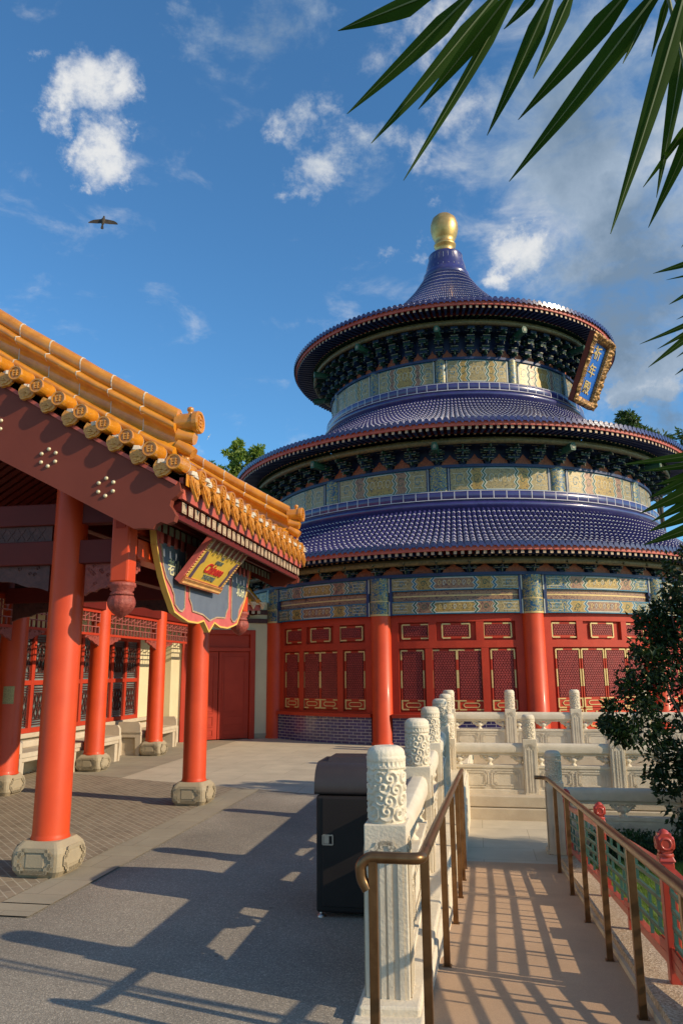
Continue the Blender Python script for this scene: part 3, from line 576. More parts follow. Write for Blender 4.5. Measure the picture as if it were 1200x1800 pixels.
for k in BAYS:
    a0 = TH0 + 30 * k + 2.15; a1 = TH0 + 30 * (k + 1) - 2.15
    odd = k % 2
    painted(6.70, a0, a1, 3.40, 3.72, (2, 1, 0) if odd == 0 else (1, 2, 3))
    painted(6.70, a0, a1, 2.87, 3.17, (1, 2, 0) if odd == 0 else (2, 1, 3))
    mb = MB(); arc_panel(mb, 6.64, a0, a1, 3.17, 3.40, 2); ribbon(mb, 6.645, [(a0 + (a1 - a0) * i / 10, 3.285) for i in range(11)], .03, 6); obj('carved_band', mb, PM, temple)
    # drums
    for r, z0, z1 in ((5.76, 5.88, 6.53), (3.94, 9.40, 10.13)):
        b0 = TH0 + 30 * k + 12 + 2.6; b1 = b0 + 24.8
        painted(r, b0, b1, z0 + .03, z1 - .03, (1, 2, 0) if odd else (0, 1, 0))
        mb = MB(); f = frt(TH0 + 30 * k + 12, r - .06, 0); wd = R(5.2) * r
        PP = []; UU = []
        for i in range(9):
            an = math.pi * (1.0 - i / 8); PP += [f(math.cos(an) * wd * .42, -.10 * math.sin(an) - .02, z) for z in (z0, z1)]; UU += [(i * .05 + k, z0), (i * .05 + k, z1)]
        FF = [(2 * i, 2 * i + 2, 2 * i + 3, 2 * i + 1) for i in range(8)]
        mb.add(PP, FF, 3, True, [[UU[j] for j in q] for q in FF])
        mb.box(f, -wd * .56, -wd * .42, -.06, .1, z0, z1, 7); mb.box(f, wd * .42, wd * .56, -.06, .1, z0, z1, 7)
        obj('drum_pilaster', mb, PM, temple)
for r, z in ((5.78, 6.50), (3.96, 10.10)):
    mb = MB(); mb.lathe(FT, [(r - .1, z), (r + .03, z), (r + .03, z + .07), (r - .1, z + .07)], 120, 0, False); obj('painted_cornice', mb, navy, temple)
mb = MB(); mb.lathe(FT, [(6.5, 3.72), (6.76, 3.72), (6.76, 3.79), (6.5, 3.79)], 120, 0, False); obj('painted_cornice', mb, navy, temple)

# ---------------- bracket sets
def bracket_mesh(dr, dz, wd):
    mb = MB(); n = 3; hz = dz / n
    mb.tbox(FW.at(0, .02, 0), .10, .10, 0, .15, .13, .07, 1)
    for i in range(n):
        z = i * hz + .03; y1 = .06 + dr * (i + 1) / n
        c = i % 2
        mb.box(FW, -.022, .022, -.05, y1, z, z + hz * .5, c)
        mb.add([FW(-.023, y1, z), FW(.023, y1, z), FW(.023, y1 + .09, z - .05), FW(-.023, y1 + .09, z - .05), FW(-.023, y1, z + hz * .45), FW(.023, y1, z + hz * .45)], [(0, 1, 2, 3), (4, 5, 2, 3), (0, 4, 3), (1, 2, 5)], c)
        mb.box(FW, -.003, .003, y1 + .05, y1 + .093, z - .05, z + .02, 2)
        for (yy, wv) in ((.02 + dr * i / n, wd * (.62 + .13 * i)), (.02 + dr * (i + 1) / n, wd * .55)):
            h0 = z + hz * .42
            mb.box(FW, -wv / 2, wv / 2, yy - .025, yy + .025, h0, h0 + hz * .36, 1 - c)
            mb.box(FW, -wv / 2, wv / 2, yy + .026, yy + .029, h0, h0 + .010, 2)
            for x in (-wv / 2 + .03, 0, wv / 2 - .03):
                mb.tbox(FW.at(x, yy, h0 + hz * .36), .05, .06, 0, .075, .075, hz * .22, c)
                mb.box(FW, x - .037, x + .037, yy + .039, yy + .041, h0 + hz * .5, h0 + hz * .58, 2)
    return mb
edge_p = mat('bracket_edge_paint', (0.24, 0.23, 0.15), 0.5)
br_green = mat('bracket_green', (0.012, 0.045, 0.028), 0.65, spec=0.25); br_blue = mat('bracket_blue', (0.010, 0.026, 0.065), 0.65, spec=0.25)
for (r0, z0, dr, dz, n_, wd, lo_, hi_) in ((6.68, 3.80, .24, .26, 60, .54, -172, -12), (5.74, 6.58, .46, .42, 60, .50, -176, -10), (3.92, 10.17, .46, .74, 60, .36, -186, 2)):
    first = None
    for k in range(n_):
        d = -180 + 360 * k / n_ + TH0 % 6
        while d > 180: d -= 360
        if not (lo_ < d < hi_): continue
        if first is None:
            first = obj('bracket_set', bracket_mesh(dr, dz, wd), [br_green, br_blue, edge_p], None); o = first
        else: o = link(first.copy())
        o.parent = temple; o.location = pol(r0, d, z0) - TC; o.rotation_euler = (0, 0, R(d - 90))
    # red flame boards between the sets
    mb = MB()
    for k in range(n_ * 1):
        d = -180 + 360 * (k + .5) / n_ + TH0 % 6; f = frt(d, r0, z0); w2 = R(360 / n_) * r0 * .36
        mb.add([f(x * w2, -.01, z * min(dz, .3)) for x, z in ((-1, 0), (1, 0), (.8, .35), (.35, .5), (0, .85), (-.35, .5), (-.8, .35))], [tuple(range(7))], 0)
    obj('flame_board_trim', mb, mat('orange_flame_paint', (0.42, 0.12, 0.05), 0.6, (0.2, 0.05, 0.02), 24), temple, kind='stuff')
# dragon-head beam ends just below the top and middle eaves
for (r, z) in ((4.62, 10.72), (6.42, 6.86)):
    for k in range(-3, 5):
        d = TH0 + 30 * k + 12; f = frt(d, r, z); mb = MB()
        mb.prism(f, [(-.06, -.08), (.06, -.08), (.08, .03), (.045, .11), (-.045, .11), (-.08, .03)], -.06, .5, 'xz', 0)
        mb.prism(f, [(-.03, -.04), (.03, -.04), (.04, .025), (0, .065), (-.04, .025)], -.07, -.06, 'xz', 1)
        obj('beam_end', mb, [green_p, edge_p], temple, bevel=.01)

# ---------------- columns, wall, windows
for k in range(-2, 5):
    d = TH0 + 30 * k; f = Fr(pol(6.58, d, 0), (1, 0, 0), (0, 1, 0)); mb = MB()
    mb.lathe(f, [(.27, 0), (.27, .05), (.245, .07), (.24, 2.86)], 32, 0); co = obj('column', mb, red_lac, temple)
    mb = MB(); P_ = []; U_ = []
    for i in range(25):
        an = 2 * math.pi * i / 24; P_ += [f(math.cos(an) * .25, math.sin(an) * .25, z) for z in (2.86, 3.72)]; U_ += [(i * .06, 0), (i * .06, .86)]
    F_ = [(2 * i, 2 * i + 2, 2 * i + 3, 2 * i + 1) for i in range(24)]
    mb.add(P_, F_, 0, True, [[U_[j] for j in q] for q in F_]); mb.lathe(f, [(.255, 2.86), (.255, 2.90)], 24, 1); mb.lathe(f, [(.255, 3.18), (.255, 3.2)], 24, 1)
    ft_ = frt(d, 6.58, 0); mb.box(ft_, -.32, -.245, -.12, .1, 2.86, 3.72, 2); mb.box(ft_, .245, .32, -.12, .1, 2.86, 3.72, 2)
    obj('painted_capital', mb, [pt_teal, gold, navy], co)

def clip_lines(w_, h_, dirs, sp):
    out = []
    for an in dirs:
        dx, dy = math.cos(an), math.sin(an); nx, ny = -dy, dx; R_ = math.hypot(w_, h_) / 2; k = int(R_ / sp) + 1
        for i in range(-k, k + 1):
            cx, cy = nx * i * sp, ny * i * sp; t0, t1 = -9, 9
            for (p, q, lim) in ((dx, cx, w_ / 2), (dy, cy, h_ / 2)):
                if abs(p) < 1e-6:
                    if abs(q) > lim: t0, t1 = 1, 0
                else:
                    a, b = (-lim - q) / p, (lim - q) / p
                    if a > b: a, b = b, a
                    t0, t1 = max(t0, a), min(t1, b)
            if t1 - t0 > .02: out.append((cx + dx * t0, cy + dy * t0, cx + dx * t1, cy + dy * t1))
    return out
def bar2d(mb, f, x0, z0, x1, z1, t, y0, y1, mi=0):
    l_ = math.hypot(x1 - x0, z1 - z0)
    if l_ < 1e-4: return
    ux, uz = (x1 - x0) / l_, (z1 - z0) / l_; px, pz = -uz * t / 2, ux * t / 2
    poly = [(x0 + px, z0 + pz), (x1 + px, z1 + pz), (x1 - px, z1 - pz), (x0 - px, z0 - pz)]
    P_ = [f(a, y0, b) for a, b in poly] + [f(a, y1, b) for a, b in poly]
    mb.add(P_, [(0, 1, 2, 3), (0, 1, 5, 4), (1, 2, 6, 5), (2, 3, 7, 6), (3, 0, 4, 7)], mi)
def gilt(f, w_, z0, z1, segs, parent):
    """gilt edging in short lengths: long at corners and mid sides, red between"""
    mb = MB(); t = .030
    for x in (-w_ / 2, w_ / 2): bar2d(mb, f, x, z0, x, z1, t * .85, -.018, .01, 1)
    for z in (z0, z1): bar2d(mb, f, -w_ / 2, z, w_ / 2, z, t * .85, -.020, .01, 1)
    for x in (-w_ / 2, w_ / 2):
        for a, b in segs: bar2d(mb, f, x, z0 + (z1 - z0) * a, x, z0 + (z1 - z0) * b, t, -.022, .01, 0)
    for z in (z0, z1):
        for a, b in ((0, .3), (.7, 1)): bar2d(mb, f, -w_ / 2 + w_ * a, z, -w_ / 2 + w_ * b, z, t, -.024, .01, 0)
    return obj('gilt_edging', mb, [gold, red_wall], parent)
def lattice_leaf(d, w_, z0, z1, foot=True):
    f = frt(d, 6.545, 0); mb = MB(); zb = z0 + (.20 if foot else .03)
    mb.box(f, -w_ / 2 - .0, w_ / 2 + .0, -.004, .03, z0, z1, 0)
    mb.box(f, -w_ / 2 + .03, w_ / 2 - .03, -.007, -.003, zb + .03, z1 - .03, 1)
    fc = f.at(0, 0, (zb + z1) / 2)
    for x0, y0, x1, y1 in clip_lines(w_ - .09, z1 - zb - .07, (0, R(60), R(120)), .052): bar2d(mb, fc, x0, y0, x1, y1, .0095, -.018, -.007, 2)
    win = obj('lattice_window', mb, [red_wall, red_dark, lattice_m], temple)
    gilt(f, w_ - .01, z0 + .01, z1 - .01, ((0, .16), (.36, .66), (.84, 1)) if z1 - z0 > .6 else ((0, 1),), win)
    if foot:
        mb = MB(); zc = z0 + .105
        pts_ = [(-w_ * .33, 0), (-w_ * .26, .045), (w_ * .26, .045), (w_ * .33, 0), (w_ * .26, -.045), (-w_ * .26, -.045)]
        for i in range(6):
            a, b = pts_[i], pts_[(i + 1) % 6]; bar2d(mb, f, a[0], zc + a[1], b[0], zc + b[1], .018, -.018, .0, 0)
        for a, b in ((-.5, -.2), (.2, .5)): bar2d(mb, f, w_ * a, zb, w_ * b, zb, .026, -.02, 0, 0)
        obj('gilt_oval', mb, gold, win)
for k in range(-3, 5):
    a0 = TH0 + 30 * k; door = (k == 1)
    wl = MB(); arc_panel(wl, 6.52, a0 + 1, a0 + 29, .0, 2.87, 0, 20); 
    # raised frame members
    def arcbox(mb, r0, r1, b0, b1, z0, z1, mi, n=10):
        Q = []
        for i in range(n + 1):
            a = b0 + (b1 - b0) * i / n; Q += [pol(r0, a, z0), pol(r1, a, z0), pol(r1, a, z1), pol(r0, a, z1)]
        F = []
        for i in range(n):
            j = 4 * i; F += [(j + 1, j + 5, j + 6, j + 2), (j + 2, j + 6, j + 7, j + 3), (j, j + 4, j + 5, j + 1)]
        F += [(0, 1, 2, 3), (4 * n, 4 * n + 3, 4 * n + 2, 4 * n + 1)]
        mb.add(Q, F, mi)
    arcbox(wl, 6.5, 6.60, a0 + 2, a0 + 28, 2.70, 2.87, 0); arcbox(wl, 6.5, 6.60, a0 + 2, a0 + 28, 2.12, 2.28, 0)
    arcbox(wl, 6.5, 6.60, a0 + 2, a0 + 3.6, 0, 2.87, 0, 2); arcbox(wl, 6.5, 6.60, a0 + 26.4, a0 + 28, 0, 2.87, 0, 2)
    for c in (10.4, 19.6) if not door else (): arcbox(wl, 6.5, 6.595, a0 + c - .75, a0 + c + .75, 2.2, 2.8, 0, 2)
    for c in (9.6, 20.4) if not door else (9.7, 20.3): arcbox(wl, 6.5, 6.595, a0 + c - .7, a0 + c + .7, .62 if not door else 2.2, 2.2 if not door else 2.8, 0, 2)
    if not door: arcbox(wl, 6.5, 6.60, a0 + 2, a0 + 28, .62, .72, 0)
    obj('wall', wl, red_wall, temple)
    for c in (7.0, 15.0, 23.0) if not door else (6.5, 15, 23.5): lattice_leaf(a0 + c, .62, 2.33, 2.66, False)
    if door:
        for c in (6.8, 12.3, 17.8, 23.3): lattice_leaf(a0 + c, .58, .80, 2.08, True)
        for c in (6.8, 12.3, 17.8, 23.3):
            f = frt(a0 + c, 6.545, 0); mb = MB(); mb.box(f, -.29, .29, -.004, .03, .06, .78, 0)
            dl = obj('door_panel', mb, red_lac, temple); gilt(f, .56, .08, .76, ((0, .2), (.8, 1)), dl)
            mb = MB()
            for i in range(12):
                a, b = 2 * math.pi * i / 12, 2 * math.pi * (i + 1) / 12
                bar2d(mb, f, .17 * math.cos(a), .45 + .10 * math.sin(a) + .04 * math.cos(3 * a), .17 * math.cos(b), .45 + .10 * math.sin(b) + .04 * math.cos(3 * b), .03, -.02, 0, 0)
            mb.box(f, -.24, .24, -.016, 0, .60, .63, 0); mb.tbox(f.at(0, -.01, .66), .08, .02, 0, .03, .02, .07, 0); obj('gilt_motif', mb, gold, dl)
    else:
        for c, w_ in ((6.2, .52), (12.55, .55), (17.45, .55), (23.8, .52)): lattice_leaf(a0 + c, w_, .77, 2.08, True)
        bk = MB(); arc_panel(bk, 6.66, a0 + 2.2, a0 + 27.8, 0, .60, 0, 16); obj('glazed_brick_base', bk, blue_brick, temple)
        sl = MB(); arcbox(sl, 6.5, 6.72, a0 + 2.2, a0 + 27.8, .60, .68, 0, 16); obj('window_sill', sl, red_wall, temple)

# ---------------- name plaque hung under the top eave
pd = -43.2
pf0 = frt(pd, 4.82, 9.98); pf = pf0.rot(R(24), 'x')
plq = thing('name_plaque', 'blue name board in a carved gilt frame leaning out beneath the highest blue eave', 'sign', pf0.o)
mb = MB(); mb.box(pf, -.42, .42, -.02, .02, -.80, .80, 0); obj('plaque_board', mb, plaque_b, plq)
mb = MB()
for (x0, x1, z0, z1) in ((-.62, -.40, -.98, .98), (.40, .62, -.98, .98), (-.40, .40, .78, .98), (-.40, .40, -.98, -.78)):
    nx, nz = max(2, int((x1 - x0) / .025)), max(2, int((z1 - z0) / .025)); Pg = []
    for j in range(nz + 1):
        for i in range(nx + 1):
            u_, v_ = i / nx, j / nz; x = x0 + (x1 - x0) * u_; z = z0 + (z1 - z0) * v_
            edge = 1 if (i in (0, nx) or j in (0, nz)) else 0
            h = 0 if edge else .05 + .07 * abs(noise.noise(Vector((x * 9, z * 9, 3)))) + .05 * abs(noise.noise(Vector((x * 21, z * 21, 7))))
            out_ = 1.04 + .05 * noise.noise(Vector((x * 6, z * 6, 1))) if (abs(x) > .6 or abs(z) > .96) else 1
            Pg.append(pf(x * out_, -.03 - h - .10 * max(0, (abs(x) - .4) / .22, (abs(z) - .78) / .2), z * out_))
    Fg = [(j * (nx + 1) + i, j * (nx + 1) + i + 1, (j + 1) * (nx + 1) + i + 1, (j + 1) * (nx + 1) + i) for j in range(nz) for i in range(nx)]
    mb.add(Pg, Fg, 0, True)
obj('carved_frame', mb, gold_carved, plq)
mb = MB(); mb.prism(pf, [(-.66, -1.0), (.66, -1.0), (.66, 1.0), (-.66, 1.0)], -.12, .06, 'xz', 0)
mb.v = []; mb.f = []; mb.m = []; mb.s = []
for s_ in (-1, 1):
    mb.box(pf, s_ * .60 - .02, s_ * .60 + .02, -.10, .06, -.98, .98, 0)
mb.box(pf, -.62, .62, -.1, .06, .97, 1.0, 0); mb.box(pf, -.62, .62, -.1, .06, -1.0, -.97, 0)
obj('frame_side', mb, maroon, plq)
mb = MB()
for s_ in (-.41, .41):
    for i in range(22):
        if True: mb.tube([pf(s_, -.12, -.78 + i * .074), pf(s_, -.12, -.74 + i * .074)], .014, 6)
obj('bead_trim', mb, cream_end, plq)
for ch, z in (('祈', .5), ('年', 0), ('殿', -.5)):
    vs, fs = text_mb(ch, pf.at(0, -.03, z), .40, .02, bold=.004)
    mb = MB(); mb.add(vs, fs); obj('character', mb, gold, plq)

# ================================================================== PORCH PAVILION (yellow roofed)
S0, S1 = 5.62, 10.05
BT = [(-7.70, 3.13), (-7.26, 3.38), (-6.73, 3.69), (-5.96, 4.17), (-5.4, 4.54), (-5.0, 4.74), (-4.6, 4.54), (-4.04, 4.17), (-3.27, 3.69), (-2.74, 3.38), (-2.30, 3.13)]
def bt(n):
    n = -5 - abs(n + 5)
    a = [(-7.9, 3.03)] + BT[:6]
    for (x0, z0), (x1, z1) in zip(a[:-1], a[1:]):
        if n <= x1: return z0 + (z1 - z0) * (n - x0) / (x1 - x0)
    return 4.74
porch = thing('porch_pavilion', 'open porch with orange-yellow glazed tile roof on round red columns', 'pavilion', FA(-5, 7.9, 0))
def rf(n, s_, z): return FA(n, s_, z)
# roof deck
mb = MB(); NN = [-2.26 - i * .137 for i in range(41)]
rows_ = []
for n in NN: rows_.append((n, bt(n) + .11))
P = []; 
for n, z in rows_: P += [rf(n, S0 + .02, z), rf(n, S1 - .02, z), rf(n, S0 + .02, z - .10), rf(n, S1 - .02, z - .10)]
F0 = [(4 * i, 4 * i + 1, 4 * i + 5, 4 * i + 4) for i in range(40)]; F1 = [(4 * i + 2, 4 * i + 3, 4 * i + 7, 4 * i + 6) for i in range(40)]
mb.add(P, F0, 0, True); mb.add(P, F1, 1, True); mb.add(P, [(0, 1, 3, 2)], 0)
# tile rolls running down the slope
sr = S0 + .30
while sr < S1 - .15:
    for side in (1, -1):
        m_ = 9
        for i in range(m_):
            na = -2.24 - (2.66 / m_) * i; nb_ = na - 2.66 / m_; q = []
            n0 = na if side > 0 else -10 - na; n1 = nb_ if side > 0 else -10 - nb_
            P = []
            for (n, rad) in ((n0, .074), (n1, .064)):
                for j in range(7):
                    an = math.pi * j / 6; P.append(rf(n, sr + rad * math.cos(an), bt(n) + .10 + rad * 1.15 * math.sin(an)))
            mb.add(P, [(j, j + 1, j + 8, j + 7) for j in range(6)], 0, True)
            mb.add(P[:7], [tuple(range(7))], 2 if i else 0)
    sr += .27
roof = obj('roof', mb, [yellow, red_dark, mortar], porch)
def relief_disc(mb, fr, r, mi=0, mi2=1):
    """fr.y points out of the disc towards the back; face at -y"""
    mb.lathe(Fr(fr.o, fr.x, fr.z, fr.y), [(0, -.012), (r * .72, -.012), (r * .74, -.022), (r * .92, -.024), (r, -.010), (r, .03)], 20, mi, False)
    for q in range(3): 
        bar2d(mb, fr, -r * .4, (q - 1) * r * .3, r * .4, (q - 1) * r * .3, r * .14, -.022, -.01, mi2)
    for x in (-.25, .2): bar2d(mb, fr, r * x, -r * .42, r * x * 1.3, r * .42, r * .13, -.024, -.01, mi2)
def drip(mb, fr, w_, h, mi=0):
    """hanging leaf-shaped drip tile, face at -y"""
    pr = [(-.5, .05), (-.5, -.15), (-.42, -.40), (-.30, -.62), (-.14, -.84), (0, -1), (.14, -.84), (.30, -.62), (.42, -.40), (.5, -.15), (.5, .05)]
    mb.prism(fr, [(x * w_, z * h) for x, z in pr], -.012, .012, 'xz', mi)
    pr2 = [(x * .74, z * .78 - .03) for x, z in pr]
    mb.prism(fr, [(x * w_, z * h) for x, z in pr2], -.022, -.012, 'xz', mi)
    for a, b, c, d in ((-.2, -.25, .2, -.25), (-.22, -.45, .1, -.3), (0, -.7, .2, -.42), (-.1, -.6, -.2, -.3)): bar2d(mb, fr, a * w_, b * h, c * w_, d * h, .014, -.030, -.02, mi)
# front eave: caps, drips
FS = Fr(FA(0, 0, 0), FA.y, -FA.x)          # x along the porch (away from the viewer), y inwards, z up ; use o at n
mb = MB(); md = MB(); mm_ = MB(); sr = S0 + .30
def fs_at(n, s_, z): return Fr(FA(n, s_, z), FA.y, -FA.x)
while sr < S1 - .15:
    f = fs_at(-2.235, sr, bt(-2.3) + .115); relief_disc(mb, f, .077)
    sr += .27
sr = S0 + .165
while sr < S1 - .05:
    f = fs_at(-2.25, sr, bt(-2.3) + .075).rot(R(-9), 'x'); drip(md, f, .175, .20)
    for _ in range(3):
        c = FA(-2.235 + random.uniform(-.02, .01), sr + random.uniform(-.05, .05), bt(-2.3) + .10 + random.uniform(-.01, .02))
        mm_.tbox(Fr(c, FA.x, FA.y).rot(random.uniform(-.4, .4)), .05, .09, -.015, .04, .06, .025)
    sr += .27
# verge tiles over the bargeboard (both gables; round tiles lie across the edge)
ends = []
for (sg, outd) in ((S0 - .07, 1), (S1 + .07, -1)):
    n = -2.33; i = 0
    while n > -7.75:
        z = bt(n) + .15; sl = (bt(n + .05) - bt(n - .05)) / .1
        f = Fr(FA(n, sg, z), FA.x * outd, FA.y * outd).rot(-math.atan(sl) * outd * 0, 'y')
        relief_disc(mb, f, .068)
        mb.tube([FA(n, sg + .005 * outd, z), FA(n, sg + .17 * outd, z + .01)], [.066, .072], 14, 0)
        mb.tube([FA(n, sg + .175 * outd, z + .01), FA(n, sg + .36 * outd, z + .02)], [.060, .060], 12, 0)
        mm_.tube([FA(n, sg + .168 * outd, z + .01), FA(n, sg + .182 * outd, z + .01)], [.075, .072], 14, 0)
        mb.lathe(Fr(FA(n, sg + .26 * outd, z + .06), FA.x, FA.y), [(.022, 0), (.018, .02), (.028, .032), (.026, .05), (.0, .06)], 10, 0)
        if n > -7.6:
            nn_ = n - .105; f2 = Fr(FA(nn_, sg + .035 * outd, bt(nn_) + .075), FA.x * outd, FA.y * outd).rot(R(-8) * outd, 'x')
            tilt_ = math.atan(sl); f2 = f2.rot(-tilt_ * .8 * outd, 'y')
            pr = [(-.5, .15), (-.52, -.25), (-.44, -.5), (-.38, -.62), (-.25, -.7), (-.15, -.86), (0, -.95), (.15, -.86), (.25, -.7), (.38, -.62), (.44, -.5), (.52, -.25), (.5, .15)]
            md.prism(f2, [(x * .155, z_ * .115) for x, z_ in pr], -.014, .014, 'xz', 0)
            for a, b, c, d in ((-.3, -.2, .3, -.25), (-.25, -.45, 0, -.3), (0, -.7, .25, -.42), (-.1, -.6, .1, -.5)): bar2d(md, f2, a * .155, b * .115, c * .155, d * .115, .012, -.022, -.012, 0)
            for _ in range(4):
                c = FA(nn_ + random.uniform(-.05, .05), sg + .06 * outd + random.uniform(-.02, .03), bt(nn_) + .105 + random.uniform(-.01, .02))
                mm_.tbox(Fr(c, FA.x, FA.y).rot(random.uniform(-.5, .5)), .07, .05, -.02, .05, .035, .022)
        n -= .212; i += 1
obj('tile_cap', mb, [yellow, yellow_d], roof, kind='stuff'); obj('drip_tile', md, yellow_d, roof, kind='stuff', bevel=.004, seg=1); obj('mortar_trim', mm_, mortar, roof, kind='stuff', bevel=.006)
# raised verge ridges
def verge_ridge(sc, name):
    mb = MB(); joint = MB()
    def sec(n, prof):
        sl = (bt(n + .04) - bt(n - .04)) / .08; c = math.cos(math.atan(sl))
        return lambda a, b: FA(n, sc + a, bt(n) + .20 + b / c)
    body = [(-.10, -.05), (-.10, .0), (-.125, .012), (-.135, .035), (-.125, .058), (-.10, .068), (-.055, .085), (-.055, .175), (-.10, .195), (-.13, .215), (-.13, .245), (-.09, .262), (-.06, .275), (.06, .275), (.09, .262), (.13, .245), (.13, .215), (.10, .195), (.055, .175), (.055, .085), (.10, .068), (.125, .058), (.135, .035), (.125, .012), (.10, 0), (.10, -.05)]
    roll = [(.075 * math.cos(2 * math.pi * i / 16), .325 + .075 * math.sin(2 * math.pi * i / 16)) for i in range(16)]
    def sgn(n): return n if True else n
    for side in (1, -1):
        n = -2.42; k = 0
        while n > -4.95:
            n2 = max(n - .31, -5.0); ns = [n, (n + n2) / 2, n2]; ns = ns if side > 0 else [-10 - q for q in ns]
            mb.sweep([sec(q, body) for q in ns], body, True, 0, True); mb.sweep([sec(q, roll) for q in ns], roll, True, 0, True)
            q = ns[2]; joint.sweep([sec(q - .004, 0), sec(q + .004, 0)], [(a * 1.015, .1 + (b - .1) * 1.01) for a, b in body], True, 0)
            joint.sweep([sec(q - .005, 0), sec(q + .005, 0)], [(a * 1.03, .325 + (b - .325) * 1.03) for a, b in roll], True, 0)
            n = n2; k += 1
        # end: cap stone and round end tile
        ne = -2.42 if side > 0 else -7.58; d = .17 * side
        fe = Fr(FA(ne + d, sc, bt(ne) + .20 + .33), FA.y * side, -FA.x * side)
        mb.tube([FA(ne - .02 * side, sc, bt(ne) + .20 + .325), FA(ne + d, sc, bt(ne) + .53)], .088, 18, 0); relief_disc(mb, fe, .10)
        mb.tube([FA(ne, sc, bt(ne) + .34), FA(ne + d * .8, sc, bt(ne) + .25)], [.07, .05], 12, 0)
        mb.tube([FA(ne, sc, bt(ne) + .42), FA(ne + d * .85, sc, bt(ne) + .385)], [.085, .055], 12, 0)
        mb.lathe(Fr(FA(ne + d * .55, sc, bt(ne) + .61), FA.x, FA.y), [(.022, 0), (.018, .02), (.03, .034), (.028, .055), (.0, .07)], 12, 0)
    r_ = obj('verge_ridge', mb, yellow, roof, bevel=0); obj('grout_seam', joint, mortar, r_)
verge_ridge(S0 + .23, 'a'); verge_ridge(S1 - .23, 'b')
mb = MB(); mb.box(FA, -5.12, -4.88, S0 - .05, S1 + .05, 4.8, 5.25); mb.tube([FA(-5, S0 - .08, 5.3), FA(-5, S1 + .08, 5.3)], .11, 16); obj('main_ridge', mb, yellow, roof, bevel=.02)
# fascia, rafters, soffit of the front and back eaves
for side in (1, -1):
    mir = (lambda n: n) if side > 0 else (lambda n: -10 - n)
    mb = MB(); mb.box(FA, min(mir(-2.30), mir(-2.335)), max(mir(-2.30), mir(-2.335)), S0 + .06, S1 - .06, 3.02, 3.20, 0); obj('fascia_board', mb, red_pink, porch)
    ra = MB(); sr = S0 + .16; s2 = side
    while sr < S1 - .1:
        def raf(nn0, nn1, z0, z1, w_, h, mi, endmi):
            a = [FA(mir(nn0), sr + x, z0 + zz) for x, zz in ((-w_, 0), (w_, 0), (w_, h), (-w_, h))]; b = [FA(mir(nn1), sr + x, z1 + zz) for x, zz in ((-w_, 0), (w_, 0), (w_, h), (-w_, h))]
            ra.add(a + b, [(0, 1, 5, 4), (1, 2, 6, 5), (3, 0, 4, 7), (2, 3, 7, 6)], mi); e_ = [p + FA.x * (.003 * s2) for p in a]; ra.add(e_, [(0, 1, 2, 3)], endmi)
        raf(-2.325, -3.2, 2.915, 3.26, .050, .088, 0, 1)
        raf(-2.74, -4.9, 2.87, 4.20, .050, .085, 0, 2)
        # little swastika-free fret mark on the square ends
        for a_, b_, c_, d_ in ((-.03, .078, .03, .078), (-.03, .012, .03, .012)): 
            f = fs_at(mir(-2.325) + .004 * s2, sr, 2.915); bar2d(ra, f, a_, b_, c_, d_, .006, -.003 * s2, .0, 4)
        sr += .148
    obj('rafter_end_trim', ra, [dark_beam, cream_end, edge_p, maroon, mat('fret_tan', (0.40, 0.27, 0.17), .6)], porch, kind='stuff')
    mb = MB(); mb.box(FA, min(mir(-2.70), mir(-2.66)), max(mir(-2.70), mir(-2.66)), S0 + .08, S1 - .08, 2.955, 3.0, 0); mb.box(FA, min(mir(-2.35), mir(-2.38)), max(mir(-2.35), mir(-2.38)), S0 + .06, S1 - .06, 2.86, 2.91, 0)
    mb.quad(FA(mir(-2.34), S0 + .08, 3.01), FA(mir(-2.34), S1 - .08, 3.01), FA(mir(-2.7), S1 - .08, 3.13), FA(mir(-2.7), S0 + .08, 3.13), 0)
    obj('eave_board', mb, dark_beam, porch)
